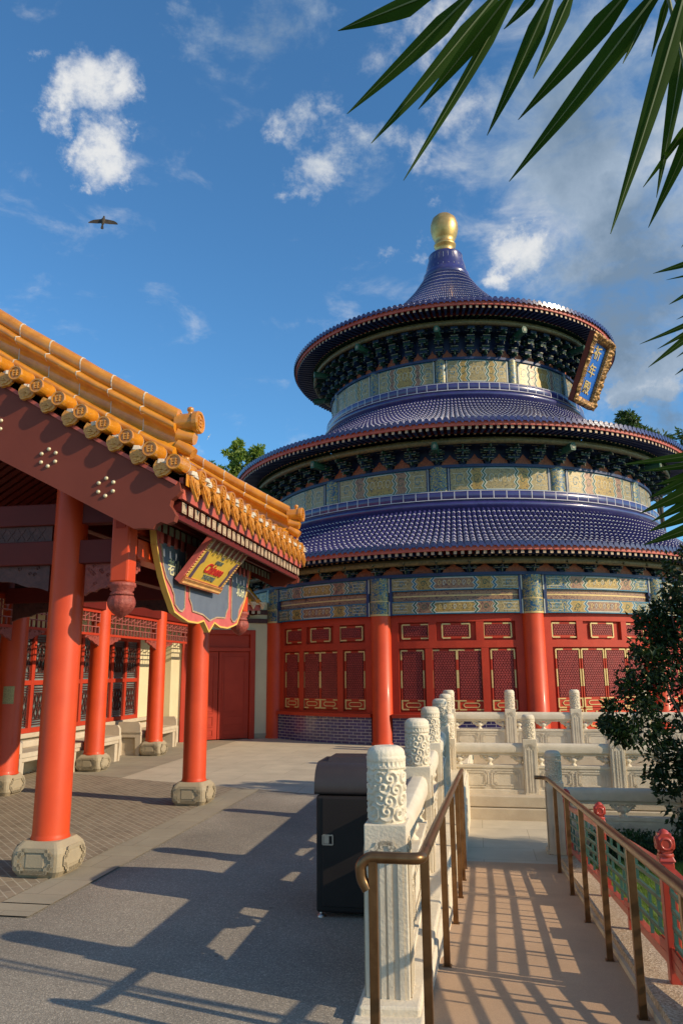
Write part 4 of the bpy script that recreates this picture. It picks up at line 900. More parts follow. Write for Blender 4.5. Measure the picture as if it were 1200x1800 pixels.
# bargeboards
outl = [(-2.31, 3.145), (-2.295, 3.07), (-2.33, 3.03), (-2.375, 3.00), (-2.385, 2.955), (-2.355, 2.915), (-2.33, 2.87), (-2.345, 2.82), (-2.40, 2.80), (-2.455, 2.82), (-2.50, 2.80), (-2.52, 2.765), (-2.58, 2.775), (-2.68, 2.77), (-3.0, 2.935), (-3.35, 3.12), (-3.97, 3.44), (-4.5, 3.80), (-5.0, 4.1)]
full = outl + [(-10 - n, z) for n, z in outl[::-1][1:]]
topl = [(n, z) for n, z in BT if -7.68 < n < -2.32]
poly_low = full; 
for (a, b) in ((S0, S0 + .07), (S1 - .07, S1)):
    mb = MB()
    # strip between the upper and lower outlines
    ns = [-2.33 - i * (5.34 / 60) for i in range(61)]
    def low(n):
        q = -5 - abs(n + 5); q = -10 - q
        pts = outl[13:]
        if q > -2.68: return 2.775
        for (x0, z0), (x1, z1) in zip(pts[:-1], pts[1:]):
            if x1 <= q <= x0: return z0 + (z1 - z0) * (q - x0) / (x1 - x0)
        return 4.1
    ns2 = [n for n in ns if -7.48 < n < -2.52]
    T_ = [(n, bt(n)) for n in ns2]; B_ = [(n, low(n)) for n in ns2]
    k = len(ns2); P = [FA(n, a, z) for n, z in T_] + [FA(n, a, z) for n, z in B_] + [FA(n, b, z) for n, z in T_] + [FA(n, b, z) for n, z in B_]
    F = []
    for i in range(k - 1): F += [(i, i + 1, k + i + 1, k + i), (2 * k + i, 3 * k + i, 3 * k + i + 1, 2 * k + i + 1), (k + i, k + i + 1, 3 * k + i + 1, 3 * k + i), (i, 2 * k + i, 2 * k + i + 1, i + 1)]
    mb.add(P, F, 0)
    for mirr in (0, 1):
        nx0 = ns2[0]
        pl = [(nx0, bt(nx0))] + outl[:12] + [(nx0, 2.775)]
        if mirr: pl = [(-10 - n, z) for n, z in pl]
        mb.prism(FA, pl, a, b, 'xz', 0)
    bg = obj('bargeboard', mb, maroon, porch)
    mb = MB()
    out_ = -.012 if a == S0 else b + .0
    for i in range(60):
        n0, n1 = ns[i], ns[i + 1]
        bar2d(mb, FA.at(0, a - .015 if a == S0 else b, 0), n0, bt(n0) - .012, n1, bt(n1) - .012, .03, 0, .015, 0)
    obj('board_trim', mb, red_pink, bg)
    if a == S0:
        for (cn, cz) in ((-2.95, 3.135), (-3.49, 3.42), (-4.03, 3.745)):
            mb = MB()
            for i in range(6):
                an = math.pi / 6 + i * math.pi / 3; c = FA(cn + .075 * math.cos(an), a - .002, cz + .075 * math.sin(an))
                mb.lathe(Fr(c, FA.x, FA.z, -FA.y), [(.0175, -.0), (.016, .008), (.010, .014), (0, .017)], 14)
            obj('stud', mb, mat('stud_gilt', (0.75, 0.62, 0.40), 0.4, metal=0.3), bg)
# columns
def pedestal(mb, f, w_, h):
    prof = [(w_ * .80, 0), (w_ * .84, .015), (w_ * .98, .06), (w_ * 1.0, h * .35), (w_ * 1.0, h * .70), (w_ * .93, h * .84), (w_ * .84, h * .92), (w_ * .74, h)]
    P = [];
    for (ww, z) in prof:
        rr = ww * .12; q = ww / 2
        for cx, cy, a0 in ((q - rr, q - rr, 0), (-q + rr, q - rr, 90), (-q + rr, -q + rr, 180), (q - rr, -q + rr, 270)):
            for j in range(4):
                an = R(a0 + 30 * j); P.append(f(cx + rr * math.cos(an), cy + rr * math.sin(an), z))
    F = [(j * 16 + i, j * 16 + (i + 1) % 16, (j + 1) * 16 + (i + 1) % 16, (j + 1) * 16 + i) for j in range(len(prof) - 1) for i in range(16)]
    mb.add(P, F, 0, False); mb.add(P[-16:], [tuple(range(16))], 0)
    for d in range(4):
        g_ = f.rot(math.pi / 2 * d); y = -w_ / 2 - .012; x0 = w_ * .30; z0, z1 = h * .20, h * .80; t = .016; s_ = .028
        pts = [(-x0 + s_, z0), (x0 - s_, z0), (x0 - s_, z0 + s_), (x0, z0 + s_), (x0, (z0 + z1) / 2 - s_), (x0 + s_, (z0 + z1) / 2 - s_), (x0 + s_, (z0 + z1) / 2 + s_), (x0, (z0 + z1) / 2 + s_), (x0, z1 - s_), (x0 - s_, z1 - s_), (x0 - s_, z1)]
        pts += [(-x, z) for x, z in pts[::-1]]
        for (a, b), (c, e) in zip(pts, pts[1:] + pts[:1]): bar2d(mb, g_, a, b, c, e, t, y, y + .03, 0)
        mb.box(g_, -x0 + s_ + .02, x0 - s_ - .02, y + .008, y + .03, z0 + .03, z1 - .03, 0)
COLS = [(-3.575, 6.21, .298), (-3.585, 9.57, .295), (-6.50, 9.95, .37), (-6.50, 12.5, .335), (-6.47, 14.93, .335), (-6.45, 6.21, .32)]
for (n, s_, dia) in COLS:
    f = FA.at(n, s_, 0); mb = MB(); r = dia / 2
    mb.lathe(f, [(r * 1.06, .27), (r * 1.07, .285), (r * 1.02, .305), (r, .32), (r * .97, 3.3)], 40, 0); co = obj('column', mb, red_lac, porch)
    mb = MB(); pedestal(mb, f, .44, .28); obj('pedestal', mb, ped_m, co, bevel=.008, seg=2)
    if dia == .37:
        mb = MB(); fc = Fr(FA(n, s_, 0), (1, 0, 0), (0, 1, 0)).rot(R(18)); 
        for j in range(6):
            a0_, a1_ = R(-90 - 22 + j * 7.3), R(-90 - 22 + (j + 1) * 7.3); rr = r + .006
            mb.quad(fc(rr * math.cos(a0_), rr * math.sin(a0_), 1.22), fc(rr * math.cos(a1_), rr * math.sin(a1_), 1.22), fc(rr * math.cos(a1_), rr * math.sin(a1_), 1.46), fc(rr * math.cos(a0_), rr * math.sin(a0_), 1.46))
        nt_o = obj('column_notice', mb, mat('notice_brass', (0.35, 0.25, 0.10), 0.4, (0.2, 0.14, 0.06), 60, metal=.3), None); nt_o['label'] = 'small gilt notice plate fixed round the dark back red column'; nt_o['category'] = 'notice'
# beams
def carved(mb, x0, x1, y0, y1, z0, z1, fr, seed=0, drop=.1, flip=False):
    """spandrel with scalloped lower edge and pierced scrolls"""
    k = 14; low_ = []
    for i in range(k + 1):
        u = i / k; v = (1 - u) if flip else u; low_.append((x0 + (x1 - x0) * u, z0 + drop * (1 - (1 - v) ** 1.2) + .018 * abs(math.sin(u * 9))))
    mb.prism(fr, [(x0, z1), (x1, z1)][::-1] + [(x, z) for x, z in low_], y0, y1, 'xz', 0)
    rnd = random.Random(seed)
    for _ in range(9):
        cx = x0 + (x1 - x0) * rnd.uniform(.1, .9); cz = z0 + drop + (z1 - z0 - drop) * rnd.uniform(.1, .9); rr = rnd.uniform(.012, .022)
        mb.tube([fr(cx + rr * math.cos(a * .9) * (1 - a * .1), y0 - .004, cz + rr * math.sin(a * .9) * (1 - a * .1)) for a in range(7)], .005, 4)
def beam(x0, x1, y0, y1, z0, z1, m_=dark_beam, name='beam'):
    mb = MB(); mb.box(FA, x0, x1, y0, y1, z0, z1); return obj(name, mb, m_, porch, bevel=.008)
for s_ in (6.21, 9.57):
    beam(-6.4, -3.02, s_ - .065, s_ + .065, 2.585, 2.80); beam(-6.4, -3.1, s_ - .055, s_ + .055, 2.95, 3.15)
    mb = MB(); mb.box(FA, -6.3, -3.75, s_ - .02, s_ + .02, 2.80, 2.95)
    for i in range(24): 
        cx = -6.2 + i * .1; bar2d(mb, FA.at(0, s_ - .024, 0), cx, 2.82, cx + .08, 2.93, .012, 0, .004, 0); bar2d(mb, FA.at(0, s_ - .024, 0), cx + .08, 2.82, cx, 2.93, .012, 0, .004, 0)
    obj('carved_panel', mb, carv_dark, porch)
    mb = MB(); carved(mb, -3.40, -3.12, s_ - .02, s_ + .02, 2.30, 2.585, FA, 3, .08); obj('spandrel', mb, carved_red, porch)
    mb = MB(); carved(mb, -4.5, -3.75, s_ - .02, s_ + .02, 2.34, 2.585, FA, 4, .15, True); obj('spandrel', mb, carv_dark, porch)
    mb = MB(); carved(mb, -6.3, -5.55, s_ - .02, s_ + .02, 2.34, 2.585, FA, 5, .15); obj('spandrel', mb, carv_dark, porch)
beam(-3.04, -2.94, 6.0, 9.8, 2.86, 3.03, red_wall); beam(-3.65, -3.52, 6.3, 9.5, 2.585, 2.80); beam(-3.64, -3.53, 6.3, 9.5, 2.95, 3.15)
beam(-3.09, -2.91, 6.2, 9.4, 2.62, 2.80, red_lac)
beam(-6.53, -6.37, 6.2, 17.6, 2.72, 2.95); beam(-6.52, -6.38, 6.2, 17.6, 3.08, 3.3)
for s_ in (6.09, 9.46):
    f = FA.at(-2.99, s_, 0); mb = MB(); mb.box(f, -.085, .085, -.085, .085, 2.39, 3.25)
    hp = obj('hanging_post', mb, red_lac, porch, bevel=.018)
    mb = MB(); prof = [(.095, 2.395), (.115, 2.39), (.12, 2.36), (.10, 2.345), (.105, 2.33), (.085, 2.315), (.10, 2.30), (.10, 2.285), (.085, 2.278)]; mb.lathe(f, prof, 24)
    for i in range(20):
        an = math.pi * 2 * i / 20; c = f(.093 * math.cos(an), .093 * math.sin(an), 2.292); mb.lathe(Fr(c, f.x, f.y), [(.0, -.012), (.011, 0), (.0, .012)], 6)
    # lotus bulb with vertical petal ribs
    P = []; M_ = 10; K = 48
    for j in range(M_ + 1):
        t = j / M_; rr = .115 * math.sin(math.pi * (.28 + .72 * t)) ** .7 if t < 1 else .012; z = 2.275 - .185 * t
        for i in range(K):
            an = 2 * math.pi * i / K; r_ = rr * (1 + .07 * abs(math.sin(an * 7 + t * 1.2)) * (1 - t * .5)); P.append(f(r_ * math.cos(an), r_ * math.sin(an), z))
    mb.add(P, [(j * K + i, j * K + (i + 1) % K, (j + 1) * K + (i + 1) % K, (j + 1) * K + i) for j in range(M_) for i in range(K)], 0, True)
    obj('lotus_drop', mb, carved_red, hp)
    mb = MB(); fe = fs_at(-2.99, s_, 0); carved(mb, .085, .30, -.02, .02, 2.42, 2.62, fe, 6, .10, False); obj('spandrel', mb, carved_red, porch)
mb = MB(); ns_ = [-3.15 - i * .0925 * 4 for i in range(11)]
P = [FA(n, s_, z) for s_ in (9.60, 9.66) for n in ns_ for z in (3.1, bt(n) + .02)]; k = 22
F = [(2 * i, 2 * i + 2, 2 * i + 3, 2 * i + 1) for i in range(10)] + [(k + 2 * i, k + 2 * i + 2, k + 2 * i + 3, k + 2 * i + 1) for i in range(10)]
mb.add(P, F); obj('gable_panel', mb, dark_beam, porch)
# lattice frieze along the back row of columns
mb = MB(); fl = fs_at(-6.45, 0, 0)
for (a, b) in ((6.4, 9.77), (10.14, 12.33), (12.67, 14.76), (15.1, 17.5)):
    mb.box(fl, a, b, -.03, .03, 2.27, 2.31, 0); mb.box(fl, a, b, -.03, .03, 2.66, 2.72, 0)
    k = int((b - a) / .125)
    for i in range(k + 1):
        x = a + (b - a) * i / k
        bar2d(mb, fl, x, 2.31, x, 2.42 if i % 2 else 2.5, .014, -.015, .015, 1); bar2d(mb, fl, x, 2.5, x, 2.66, .014, -.015, .015, 1)
        if i < k:
            x2 = a + (b - a) * (i + 1) / k; bar2d(mb, fl, x, 2.42, x2, 2.42, .014, -.015, .015, 1); bar2d(mb, fl, x, 2.52, x2, 2.52, .014, -.015, .015, 1); bar2d(mb, fl, x, 2.58, x2, 2.64 if i % 2 else 2.58, .012, -.015, .015, 1)
obj('lattice_frieze', mb, [red_wall, mat('lattice_rose', (0.40, 0.11, 0.09), .55)], porch)
for (a, b, fl_) in ((10.14, 10.6, 1), (11.85, 12.33, 0), (12.67, 13.15, 1), (14.28, 14.76, 0), (15.1, 15.6, 1), (9.3, 9.77, 0)):
    mb = MB(); carved(mb, a, b, -.02, .02, 2.08 if True else 0, 2.27, fl, int(a * 7), .14, not fl_); obj('spandrel', mb, carved_red, porch)
mb = MB(); mb.box(FA, -6.47, -6.43, 6.4, 17.5, 2.95, 3.08)
for i in range(60):
    cx = 6.6 + i * .18; bar2d(mb, fl, cx, 2.97, cx + .09, 3.06, .014, -.028, -.018, 1); bar2d(mb, fl, cx + .09, 3.06, cx + .18, 2.97, .014, -.028, -.018, 1)
obj('carved_panel', mb, [carv_dark, carved_red], porch)

# ================================================================== SHOP BUILDING behind the porch
shop = thing('shop_building', 'cream and red gallery building with latticed windows behind the porch columns', 'building', FA(-8, 13, 0))
mb = MB()
mb.box(FA, -7.75, -7.45, 5.0, 18.6, 0.0, .60, 0)
for (a, b) in ((5.0, 5.6), (9.0, 9.35), (12.62, 12.98), (16.1, 17.25)): mb.box(FA, -7.75, -7.45, a, b, .60, 2.40, 0)
mb.box(FA, -7.75, -7.45, 5.0, 18.6, 2.40, 3.5, 0)
obj('wall', mb, cream_w, shop)
mb = MB(); mb.box(FA, -7.7, -7.10, 17.22, 18.25, .38, 3.4, 0); mb.box(FA, -7.72, -7.05, 17.17, 18.3, .0, .38, 1); obj('corner_pier', mb, [cream_w, marble_s], shop, bevel=.015)
mb = MB(); mb.box(FA, -7.5, -7.36, 5.0, 16.9, .585, .66); obj('stone_ledge', mb, marble_s, shop, bevel=.01)
fw_ = fs_at(-7.46, 0, 0)
def shop_window(a, b, n_):
    mb = MB(); f = fw_
    mb.box(f, a, b, -.05, .03, .66, .74, 0); mb.box(f, a, b, -.05, .03, 2.30, 2.40, 0); mb.box(f, a, b, -.045, .03, 1.44, 1.52, 0)
    for i in range(n_ + 1):
        x = a + (b - a) * i / n_; mb.box(f, x - .045, x + .045, -.055, .03, .66, 2.40, 0)
    w0 = obj('window', mb, red_wall, shop, bevel=.006)
    g_ = MB(); g_.box(f, a, b, .0, .006, .7, 2.35, 0); obj('pane', g_, glass, w0)
    l_ = MB()
    for i in range(n_):
        x0 = a + (b - a) * i / n_ + .05; x1 = a + (b - a) * (i + 1) / n_ - .05; cx = (x0 + x1) / 2
        for (z0, z1) in ((.76, 1.42), (1.54, 2.28)):
            for zz in (z0 + .03, z0 + .07, z0 + .11, z1 - .11, z1 - .07, z1 - .03): bar2d(l_, f, x0, zz, x1, zz, .012, -.03, -.012, 0)
            for xx in (x0 + .04, x1 - .04): bar2d(l_, f, xx, z0, xx, z1, .014, -.03, -.012, 0)
            fc = f.at(cx, 0, (z0 + z1) / 2)
            for q in clip_lines(x1 - x0 - .1, z1 - z0 - .24, (R(62), R(-62)), .105): bar2d(l_, fc, *q, .014, -.032, -.014, 0)
            for xx in (-.07, .07): bar2d(l_, fc, xx, -(z1 - z0) / 2 + .12, xx, (z1 - z0) / 2 - .12, .010, -.03, -.012, 0)
    obj('window_lattice', l_, carv_dark, w0)
shop_window(5.6, 9.0, 5); shop_window(9.35, 12.62, 5); shop_window(12.98, 16.1, 5)
# verandah ceiling and lean-to roof of the shop
mb = MB(); 
mb.add([FA(-6.0, 10.5, 3.30), FA(-6.0, 18.2, 3.30), FA(-9.5, 18.2, 4.9), FA(-9.5, 10.5, 4.9), FA(-6.0, 10.5, 3.22), FA(-6.0, 18.2, 3.22), FA(-9.5, 18.2, 4.8), FA(-9.5, 10.5, 4.8)], [(0, 1, 2, 3), (4, 5, 6, 7), (0, 1, 5, 4), (1, 2, 6, 5)], 0)
k = 0; sr = 10.6
while sr < 18.2:
    mb.tube([FA(-5.98, sr, 3.32), FA(-9.5, sr, 4.93)], .065, 8); sr += .27
obj('roof', mb, yellow, shop)
mb = MB(); mb.box(FA, -7.45, -6.0, 10.3, 18.3, 3.12, 3.2, 0); mb.box(FA, -7.6, -3.4, 10.2, 10.25, 3.3, 3.5, 0); obj('ceiling', mb, dark_beam, shop)
# end wall with the red double door, meeting the round temple
DA = Vector((-4.02, 18.60, 0)); DBv = Vector((-1.70, 19.735, 0)); DL = (DBv - DA).length; dx_ = (DBv - DA).normalized()
FD = Fr(DA, dx_, (-dx_.y, dx_.x, 0))
mb = MB(); mb.box(FD, -1.4, .12, 0, .3, 0, 3.5, 0); mb.box(FD, 1.98, DL + .3, 0, .3, .12, 3.4, 0); mb.box(FD, .12, 1.98, 0, .3, 2.68, 3.4, 0); obj('wall', mb, cream_w, shop)
mb = MB(); mb.box(FD, 1.98, DL + .3, -.03, .3, 0, .12, 0); obj('wall_base', mb, ped_m, shop, bevel=.01)
mb = MB(); mb.box(FD, .10, .24, -.06, .1, 0, 2.68); mb.box(FD, 1.84, 1.98, -.06, .1, 0, 2.68); mb.box(FD, .24, 1.84, -.06, .1, 2.56, 2.68); mb.box(FD, .24, 1.84, -.05, .1, 2.14, 2.24); mb.box(FD, .24, 1.84, .02, .1, 2.24, 2.56)
mb.box(FD, .12, 1.98, .12, .2, 0, 2.7)
dfr = obj('door_frame', mb, red_wall, shop, bevel=.008)
for (x0, x1) in ((.25, 1.03), (1.05, 1.83)):
    mb = MB(); mb.box(FD, x0, x1, .0, .06, .03, 2.13)
    for (z0, z1) in ((.10, .26), (.34, .58), (.66, 2.04)):
        for (a, b, c, d) in ((x0 + .10, z0, x1 - .10, z0), (x0 + .10, z1, x1 - .10, z1), (x0 + .10, z0, x0 + .10, z1), (x1 - .10, z0, x1 - .10, z1)): bar2d(mb, FD, a, b, c, d, .03, -.016, .0, 0)
        mb.box(FD, x0 + .13, x1 - .13, -.008, 0, z0 + .03, z1 - .03)
    obj('door', mb, red_wall, shop, bevel=.004)
mb = MB()
for i in range(9): 
    x = .3 + i * .17; mb.box(FD, x - .05, x + .05, -.35, .1, 2.98, 3.06)
mb.box(FD, -.9, DL + .2, -.06, .0, 2.86, 2.97); mb.box(FD, -.9, DL + .2, -.04, .0, 3.08, 3.2)
obj('cornice_beam', mb, carv_dark, shop)
mb = MB(); mb.add([FD(-.9, -.55, 3.36), FD(1.95, -.55, 3.36), FD(1.95, .25, 3.75), FD(-.9, .25, 3.75), FD(-.9, -.55, 3.28), FD(1.95, -.55, 3.28), FD(1.95, .25, 3.6), FD(-.9, .25, 3.6)], [(0, 1, 2, 3), (4, 5, 6, 7), (0, 1, 5, 4), (1, 2, 6, 5)])
x = -.8
while x < 1.95:
    mb.tube([FD(x, -.58, 3.37), FD(x, .25, 3.78)], .06, 8); drip(mb, FD.at(x + .12, -.57, 3.34), .15, .18); x += .24
obj('roof', mb, yellow, shop)
mb = MB(); mb.box(FD, -.9, 1.93, -.5, -.47, 3.14, 3.30); obj('fascia_board', mb, red_pink, shop)
mb = MB(); x = -.8
while x < 1.9: mb.box(FD, x - .04, x + .04, -.48, .1, 3.06, 3.14, 0); mb.box(FD, x - .04, x + .04, -.484, -.48, 3.06, 3.14, 1); x += .15
obj('rafter_end_trim', mb, [dark_beam, cream_end], shop, kind='stuff')

# ---------------- stone benches along the gallery wall
def bench(s0, s1, label, loc_n=-7.0):
    t = thing('stone_bench', label, 'bench', FA(loc_n, (s0 + s1) / 2, 0), 'benches along the gallery wall')
    f = fs_at(-6.70, 0, 0)
    mb = MB(); mb.prism(Fr(FA(-6.7, 0, 0), FA.y, -FA.x), [(s0, .40), (s1, .40), (s1, .47), (s0, .47)], -.02, .45, 'xz'); mb.box(f, s0, s1, -.0, .03, .33, .41); obj('seat', mb, marble_s, t, bevel=.02)
    mb = MB(); mb.box(f, s0, s1, .42, .5, .47, .58); obj('backrest', mb, marble_s, t, bevel=.015)
    for x in (s0 + .12, (s0 + s1) / 2, s1 - .12):
        mb = MB(); mb.prism(f, [(x - .06, 0), (x + .06, 0), (x + .05, .1), (x + .06, .34), (x - .06, .34), (x - .05, .1)], .02, .40, 'xz'); obj('leg', mb, marble_s, t, bevel=.01)
    for x in (s0, s1 - .07):
        mb = MB(); pr = [(-.02, .30), (.0, .60), (.04, .66), (.46, .66), (.48, .60), (.48, .0), (.40, .0), (.40, .36), (.1, .36), (.08, .0), (.0, .0)]
        mb.prism(Fr(FA(-6.7, x, 0), -FA.x, FA.y), [(a, b) for a, b in pr], 0, .07, 'xz'); obj('arm', mb, marble_s, t, bevel=.012)
bench(10.6, 13.9, 'long stone bench below the middle latticed windows, nearer the big front column')
bench(14.75, 16.7, 'shorter stone bench below the last latticed window beside the cream pier')

# ================================================================== SIGNS on the porch
bn = thing('valance_banner', 'scalloped board painted as blue and red drapery hanging under the yellow eave', 'banner', FA(-2.86, 7.87, 2.5))
fb2 = fs_at(-2.83, 0, 0)
half = [(0, 2.055), (.10, 2.12), (.17, 2.165), (.35, 2.13), (.62, 2.13), (.82, 2.165), (.98, 2.20), (1.06, 2.28), (1.17, 2.38), (1.28, 2.50), (1.38, 2.64), (1.46, 2.78), (1.50, 2.93), (1.50, 3.02)]
cs = 7.86
o_ = [(cs + x, z) for x, z in half] + [(cs - x, z) for x, z in half[::-1][:-1]]
mb = MB(); mb.prism(fb2, o_, 0, .05, 'xz'); obj('banner_board', mb, banner_r, bn)
mb = MB()
lw_ = [p for p in o_ if p[1] < 3.0]; idx = [(cs + x, z) for x, z in half[:-1]]; idl = [(cs - x, z) for x, z in half[:-1]]
for chn in (idx, idl):
    for a, b in zip(chn[:-1], chn[1:]): bar2d(mb, fb2, a[0], a[1], b[0], b[1], .018, -.006, .052, 0)
obj('banner_edging', mb, mat('edge_yellow', (0.80, 0.50, 0.10), .5, (0.7, .42, .1), 5), bn)
def panel(pts):
    mb = MB(); mb.prism(fb2, pts, -.006, 0, 'xz'); o = obj('drapery_panel', mb, banner_b, bn)
    mb = MB()
    for a, b in zip(pts, pts[1:] + pts[:1]): bar2d(mb, fb2, a[0], a[1], b[0], b[1], .016, -.012, 0, 0)
    obj('panel_edging', mb, cream_end, o)
    return o
pl_l = [(-1.40, 2.83), (-1.33, 2.72), (-1.30, 2.60), (-1.22, 2.50), (-1.10, 2.43), (-1.02, 2.36), (-.99, 2.27), (-.88, 2.22), (-.80, 2.215), (-.74, 2.25), (-.74, 2.83)]
panel([(cs + x, z) for x, z in pl_l]); panel([(cs - x, z) for x, z in pl_l])
pm = [(-.62, 2.70), (-.62, 2.36), (-.55, 2.30), (-.52, 2.24), (-.22, 2.225), (0, 2.175), (.22, 2.225), (.52, 2.24), (.55, 2.30), (.62, 2.36), (.62, 2.70)]
panel([(cs + x, z) for x, z in pm])
for sgn_ in (-1, 1):
    mb = MB()
    for i, x in enumerate((1.37, 1.20, 1.03, .86, .72)):
        mb.prism(fb2, [(cs + sgn_ * x - .035, 2.93), (cs + sgn_ * x + .035, 2.93), (cs + sgn_ * x + .028, 2.80), (cs + sgn_ * x - .028, 2.80)], -.018, 0, 'xz')
    mb.box(fb2, cs + sgn_ * 1.05 - .38, cs + sgn_ * 1.05 + .38, -.012, 0, 2.925, 2.945)
    obj('valance_trim', mb, banner_r, bn)
for sgn_ in (-1, 1):
    mb = MB()
    mb.box(fb2, cs + sgn_ * 1.04 - .29, cs + sgn_ * 1.04 + .29, -.010, -.004, 2.90, 2.925)
    for i in range(4): mb.box(fb2, cs + sgn_ * (1.285 - i * .165) - .045, cs + sgn_ * (1.285 - i * .165) + .045, -.014, -.004, 2.82, 2.925)
    obj('valance_shadow', mb, dark_beam, bn)  # dark pieces painting the shadow between the red tabs
for txt, x in (('老山', -1.03), ('北京', 1.08)):
    vs, fs = text_mb(txt, fb2.at(cs + x, -.010, 2.60), .17, .006, bold=.002); mb = MB(); mb.add(vs, fs); obj('lettering', mb, mat('letter_cream', (0.72, 0.68, 0.42), .5), bn)
# tilted yellow board
bv = Vector((FA(-2.42, 7.22, 2.87) - FA(-2.75, 7.43, 2.485))); zt_ = (FA(-2.42, 7.33, 2.90) - FA(-2.76, 7.33, 2.47)); H_ = zt_.length; zt_.normalize()
xt = FA.y; yt = xt.cross(zt_).normalized(); 
if yt.dot(FA.x) > 0: yt = -yt
fy = Fr(FA(-2.76, 7.35, 2.47), xt, yt, zt_)
tb = thing('theatre_sign', 'yellow painted board with red brush lettering tilted out in front of the drapery banner', 'sign', fy.o)
W2 = .56
mb = MB(); mb.box(fy, -W2, W2, -.0, .06, 0, H_); obj('sign_board', mb, banner_r, tb, bevel=.006)
mb = MB(); mb.box(fy, -W2 + .045, W2 - .045, -.006, 0, .085, H_ - .05); obj('sign_face', mb, sign_y, tb)
mb = MB()
mb.box(fy, -W2, W2, -.016, 0, 0, .085, 0)
for i in range(34): 
    x = -W2 + .03 + i * .0325; bar2d(mb, fy, x, .015, x + .02, .04, .008, -.022, -.016, 1); bar2d(mb, fy, x + .02, .04, x, .07, .008, -.022, -.016, 1)
for s_ in (-1, 1):
    for i in range(14): bar2d(mb, fy, s_ * (W2 - .025) - .012, .1 + i * .03, s_ * (W2 - .025) + .012, .115 + i * .03, .008, -.012, 0, 1)
obj('fret_border', mb, [mat('fret_orange', (0.55, 0.16, 0.06), .6), mat('fret_gold', (0.75, 0.45, 0.16), .5)], tb)
mb = MB()
for i in range(8):
    x = -W2 + .04 + i * (2 * W2 - .08) / 7
    mb.prism(fy, [(x - .012, H_), (x + .012, H_), (x + .02, H_ - .10), (x, H_ - .15), (x - .02, H_ - .10)], -.02, 0, 'xz', 0)
    if i < 7: mb.box(fy, x + .014, x + .13, -.012, 0, H_ - .115, H_ - .01, 1)
    if i < 7: mb.prism(fy, [(x + .045, H_ - .115), (x + .11, H_ - .115), (x + .10, H_ - .175), (x + .055, H_ - .175)], -.010, 0, 'xz', 2)
obj('fringe', mb, [cream_end, maroon, mat('fringe_olive', (0.42, 0.28, 0.04), .6)], tb)
for s_ in (-1, 1):
    mb = MB(); mb.prism(fy, [(s_ * (W2 - .07), H_ - .15), (s_ * (W2 - .12), H_ - .15), (s_ * (W2 - .17), H_ - .26), (s_ * (W2 - .13), H_ - .30), (s_ * (W2 - .15), .085), (s_ * (W2 - .09), .085)], -.014, 0, 'xz', 0)
    obj('painted_curtain', mb, sign_pur, tb)
for txt, z, sz, m_, st, sh in (('THE', .385, .045, sign_txt, 1.1, 0), ('GREAT', .325, .055, sign_txt, 1.2, 0), ('Chinese', .235, .15, sign_red, 1.05, .25), ('THEATRE', .135, .07, sign_txt, 1.15, .1)):
    vs, fs = text_mb(txt, fy.at(.0, -.010, z), sz, .006, stretch=st, shear=sh, bold=sz * .03); mb = MB(); mb.add(vs, fs); obj('lettering', mb, m_, tb)

# ================================================================== STONE BALUSTRADES
def scroll_h(u, v, seedcells):
    best = 9; ba = 0; bi = 0
    for i, (cu, cv, sg) in enumerate(seedcells):
        du = abs(u - cu); 
        if du > .5: du = 1 - du; s_ = -1
        else: s_ = 1
        du = ((u - cu + .5) % 1 - .5) * 0.628; dv = v - cv; d = math.hypot(du, dv)
        if d < best: best = d; ba = math.atan2(dv, du) * sg; bi = i
    p = .030
    return math.sin(2 * math.pi * best / p - ba) * max(0, 1 - best / .085) ** .35
rs = random.Random(5); CELLS = []
for j in range(5):
    for i in range(8): CELLS.append(((i + .5 * (j % 2) + rs.uniform(-.18, .18)) / 8, .045 + j * .056 + rs.uniform(-.010, .010), rs.choice((-1, 1))))
def head_mb(nu=132, nv=84):
    mb = MB(); P = []; H0 = .375
    for j in range(nv + 1):
        z = H0 * j / nv
        for i in range(nu):
            u = i / nu; r = .098
            if z < .012: r = .092
            elif z < .265: r = .094 + .0085 * scroll_h(u, z - .012, CELLS) + .002
            elif z < .275: r = .101
            elif z < .312:
                q = (u * 26) % 1; w_ = (z - .275) / .037
                r = .096 + (.006 if (.2 < q < .5 or (w_ > .75) or (w_ < .2 and q > .5)) else 0)
            elif z < .322: r = .103
            else: t = (z - .322) / .053; r = .098 * math.sqrt(max(0.0, 1 - (t * .86) ** 3.2))+ .004 * math.sin(u * 12.566)
            r += .0015 * noise.noise(Vector((math.cos(u * 6.283) * 9, math.sin(u * 6.283) * 9, z * 30)))
            P.append((r * math.cos(2 * math.pi * u), r * math.sin(2 * math.pi * u), z))
    mb.add(P, [(j * nu + i, j * nu + (i + 1) % nu, (j + 1) * nu + (i + 1) % nu, (j + 1) * nu + i) for j in range(nv) for i in range(nu)], 0, True)
    mb.add(P[-nu:], [tuple(range(nu))], 0); return mb
def post_mb(h=.83, w_=.215):
    mb = MB(); q = w_ / 2; mb.box(FW, -q, q, -q, q, -.02, h)
    for d in range(4):
        g_ = FW.rot(math.pi / 2 * d)
        for x in (-q + .035, q - .035, -.018, .018): bar2d(mb, g_, x, .04, x, h - .16, .014, -q - .008, -q + .01)
        for rr, tt in ((q - .035, .014), (q - .062, .010)):
            pts = [(-rr, h - .16), (-rr, h - .125), (-rr * .6, h - .11), (-rr * .45, h - .085), (rr * .45, h - .085), (rr * .6, h - .11), (rr, h - .125), (rr, h - .16)]
            for (a, b), (c, e) in zip(pts[:-1], pts[1:]): bar2d(mb, g_, a, b, c, e, tt, -q - .007, -q + .01)
    return mb
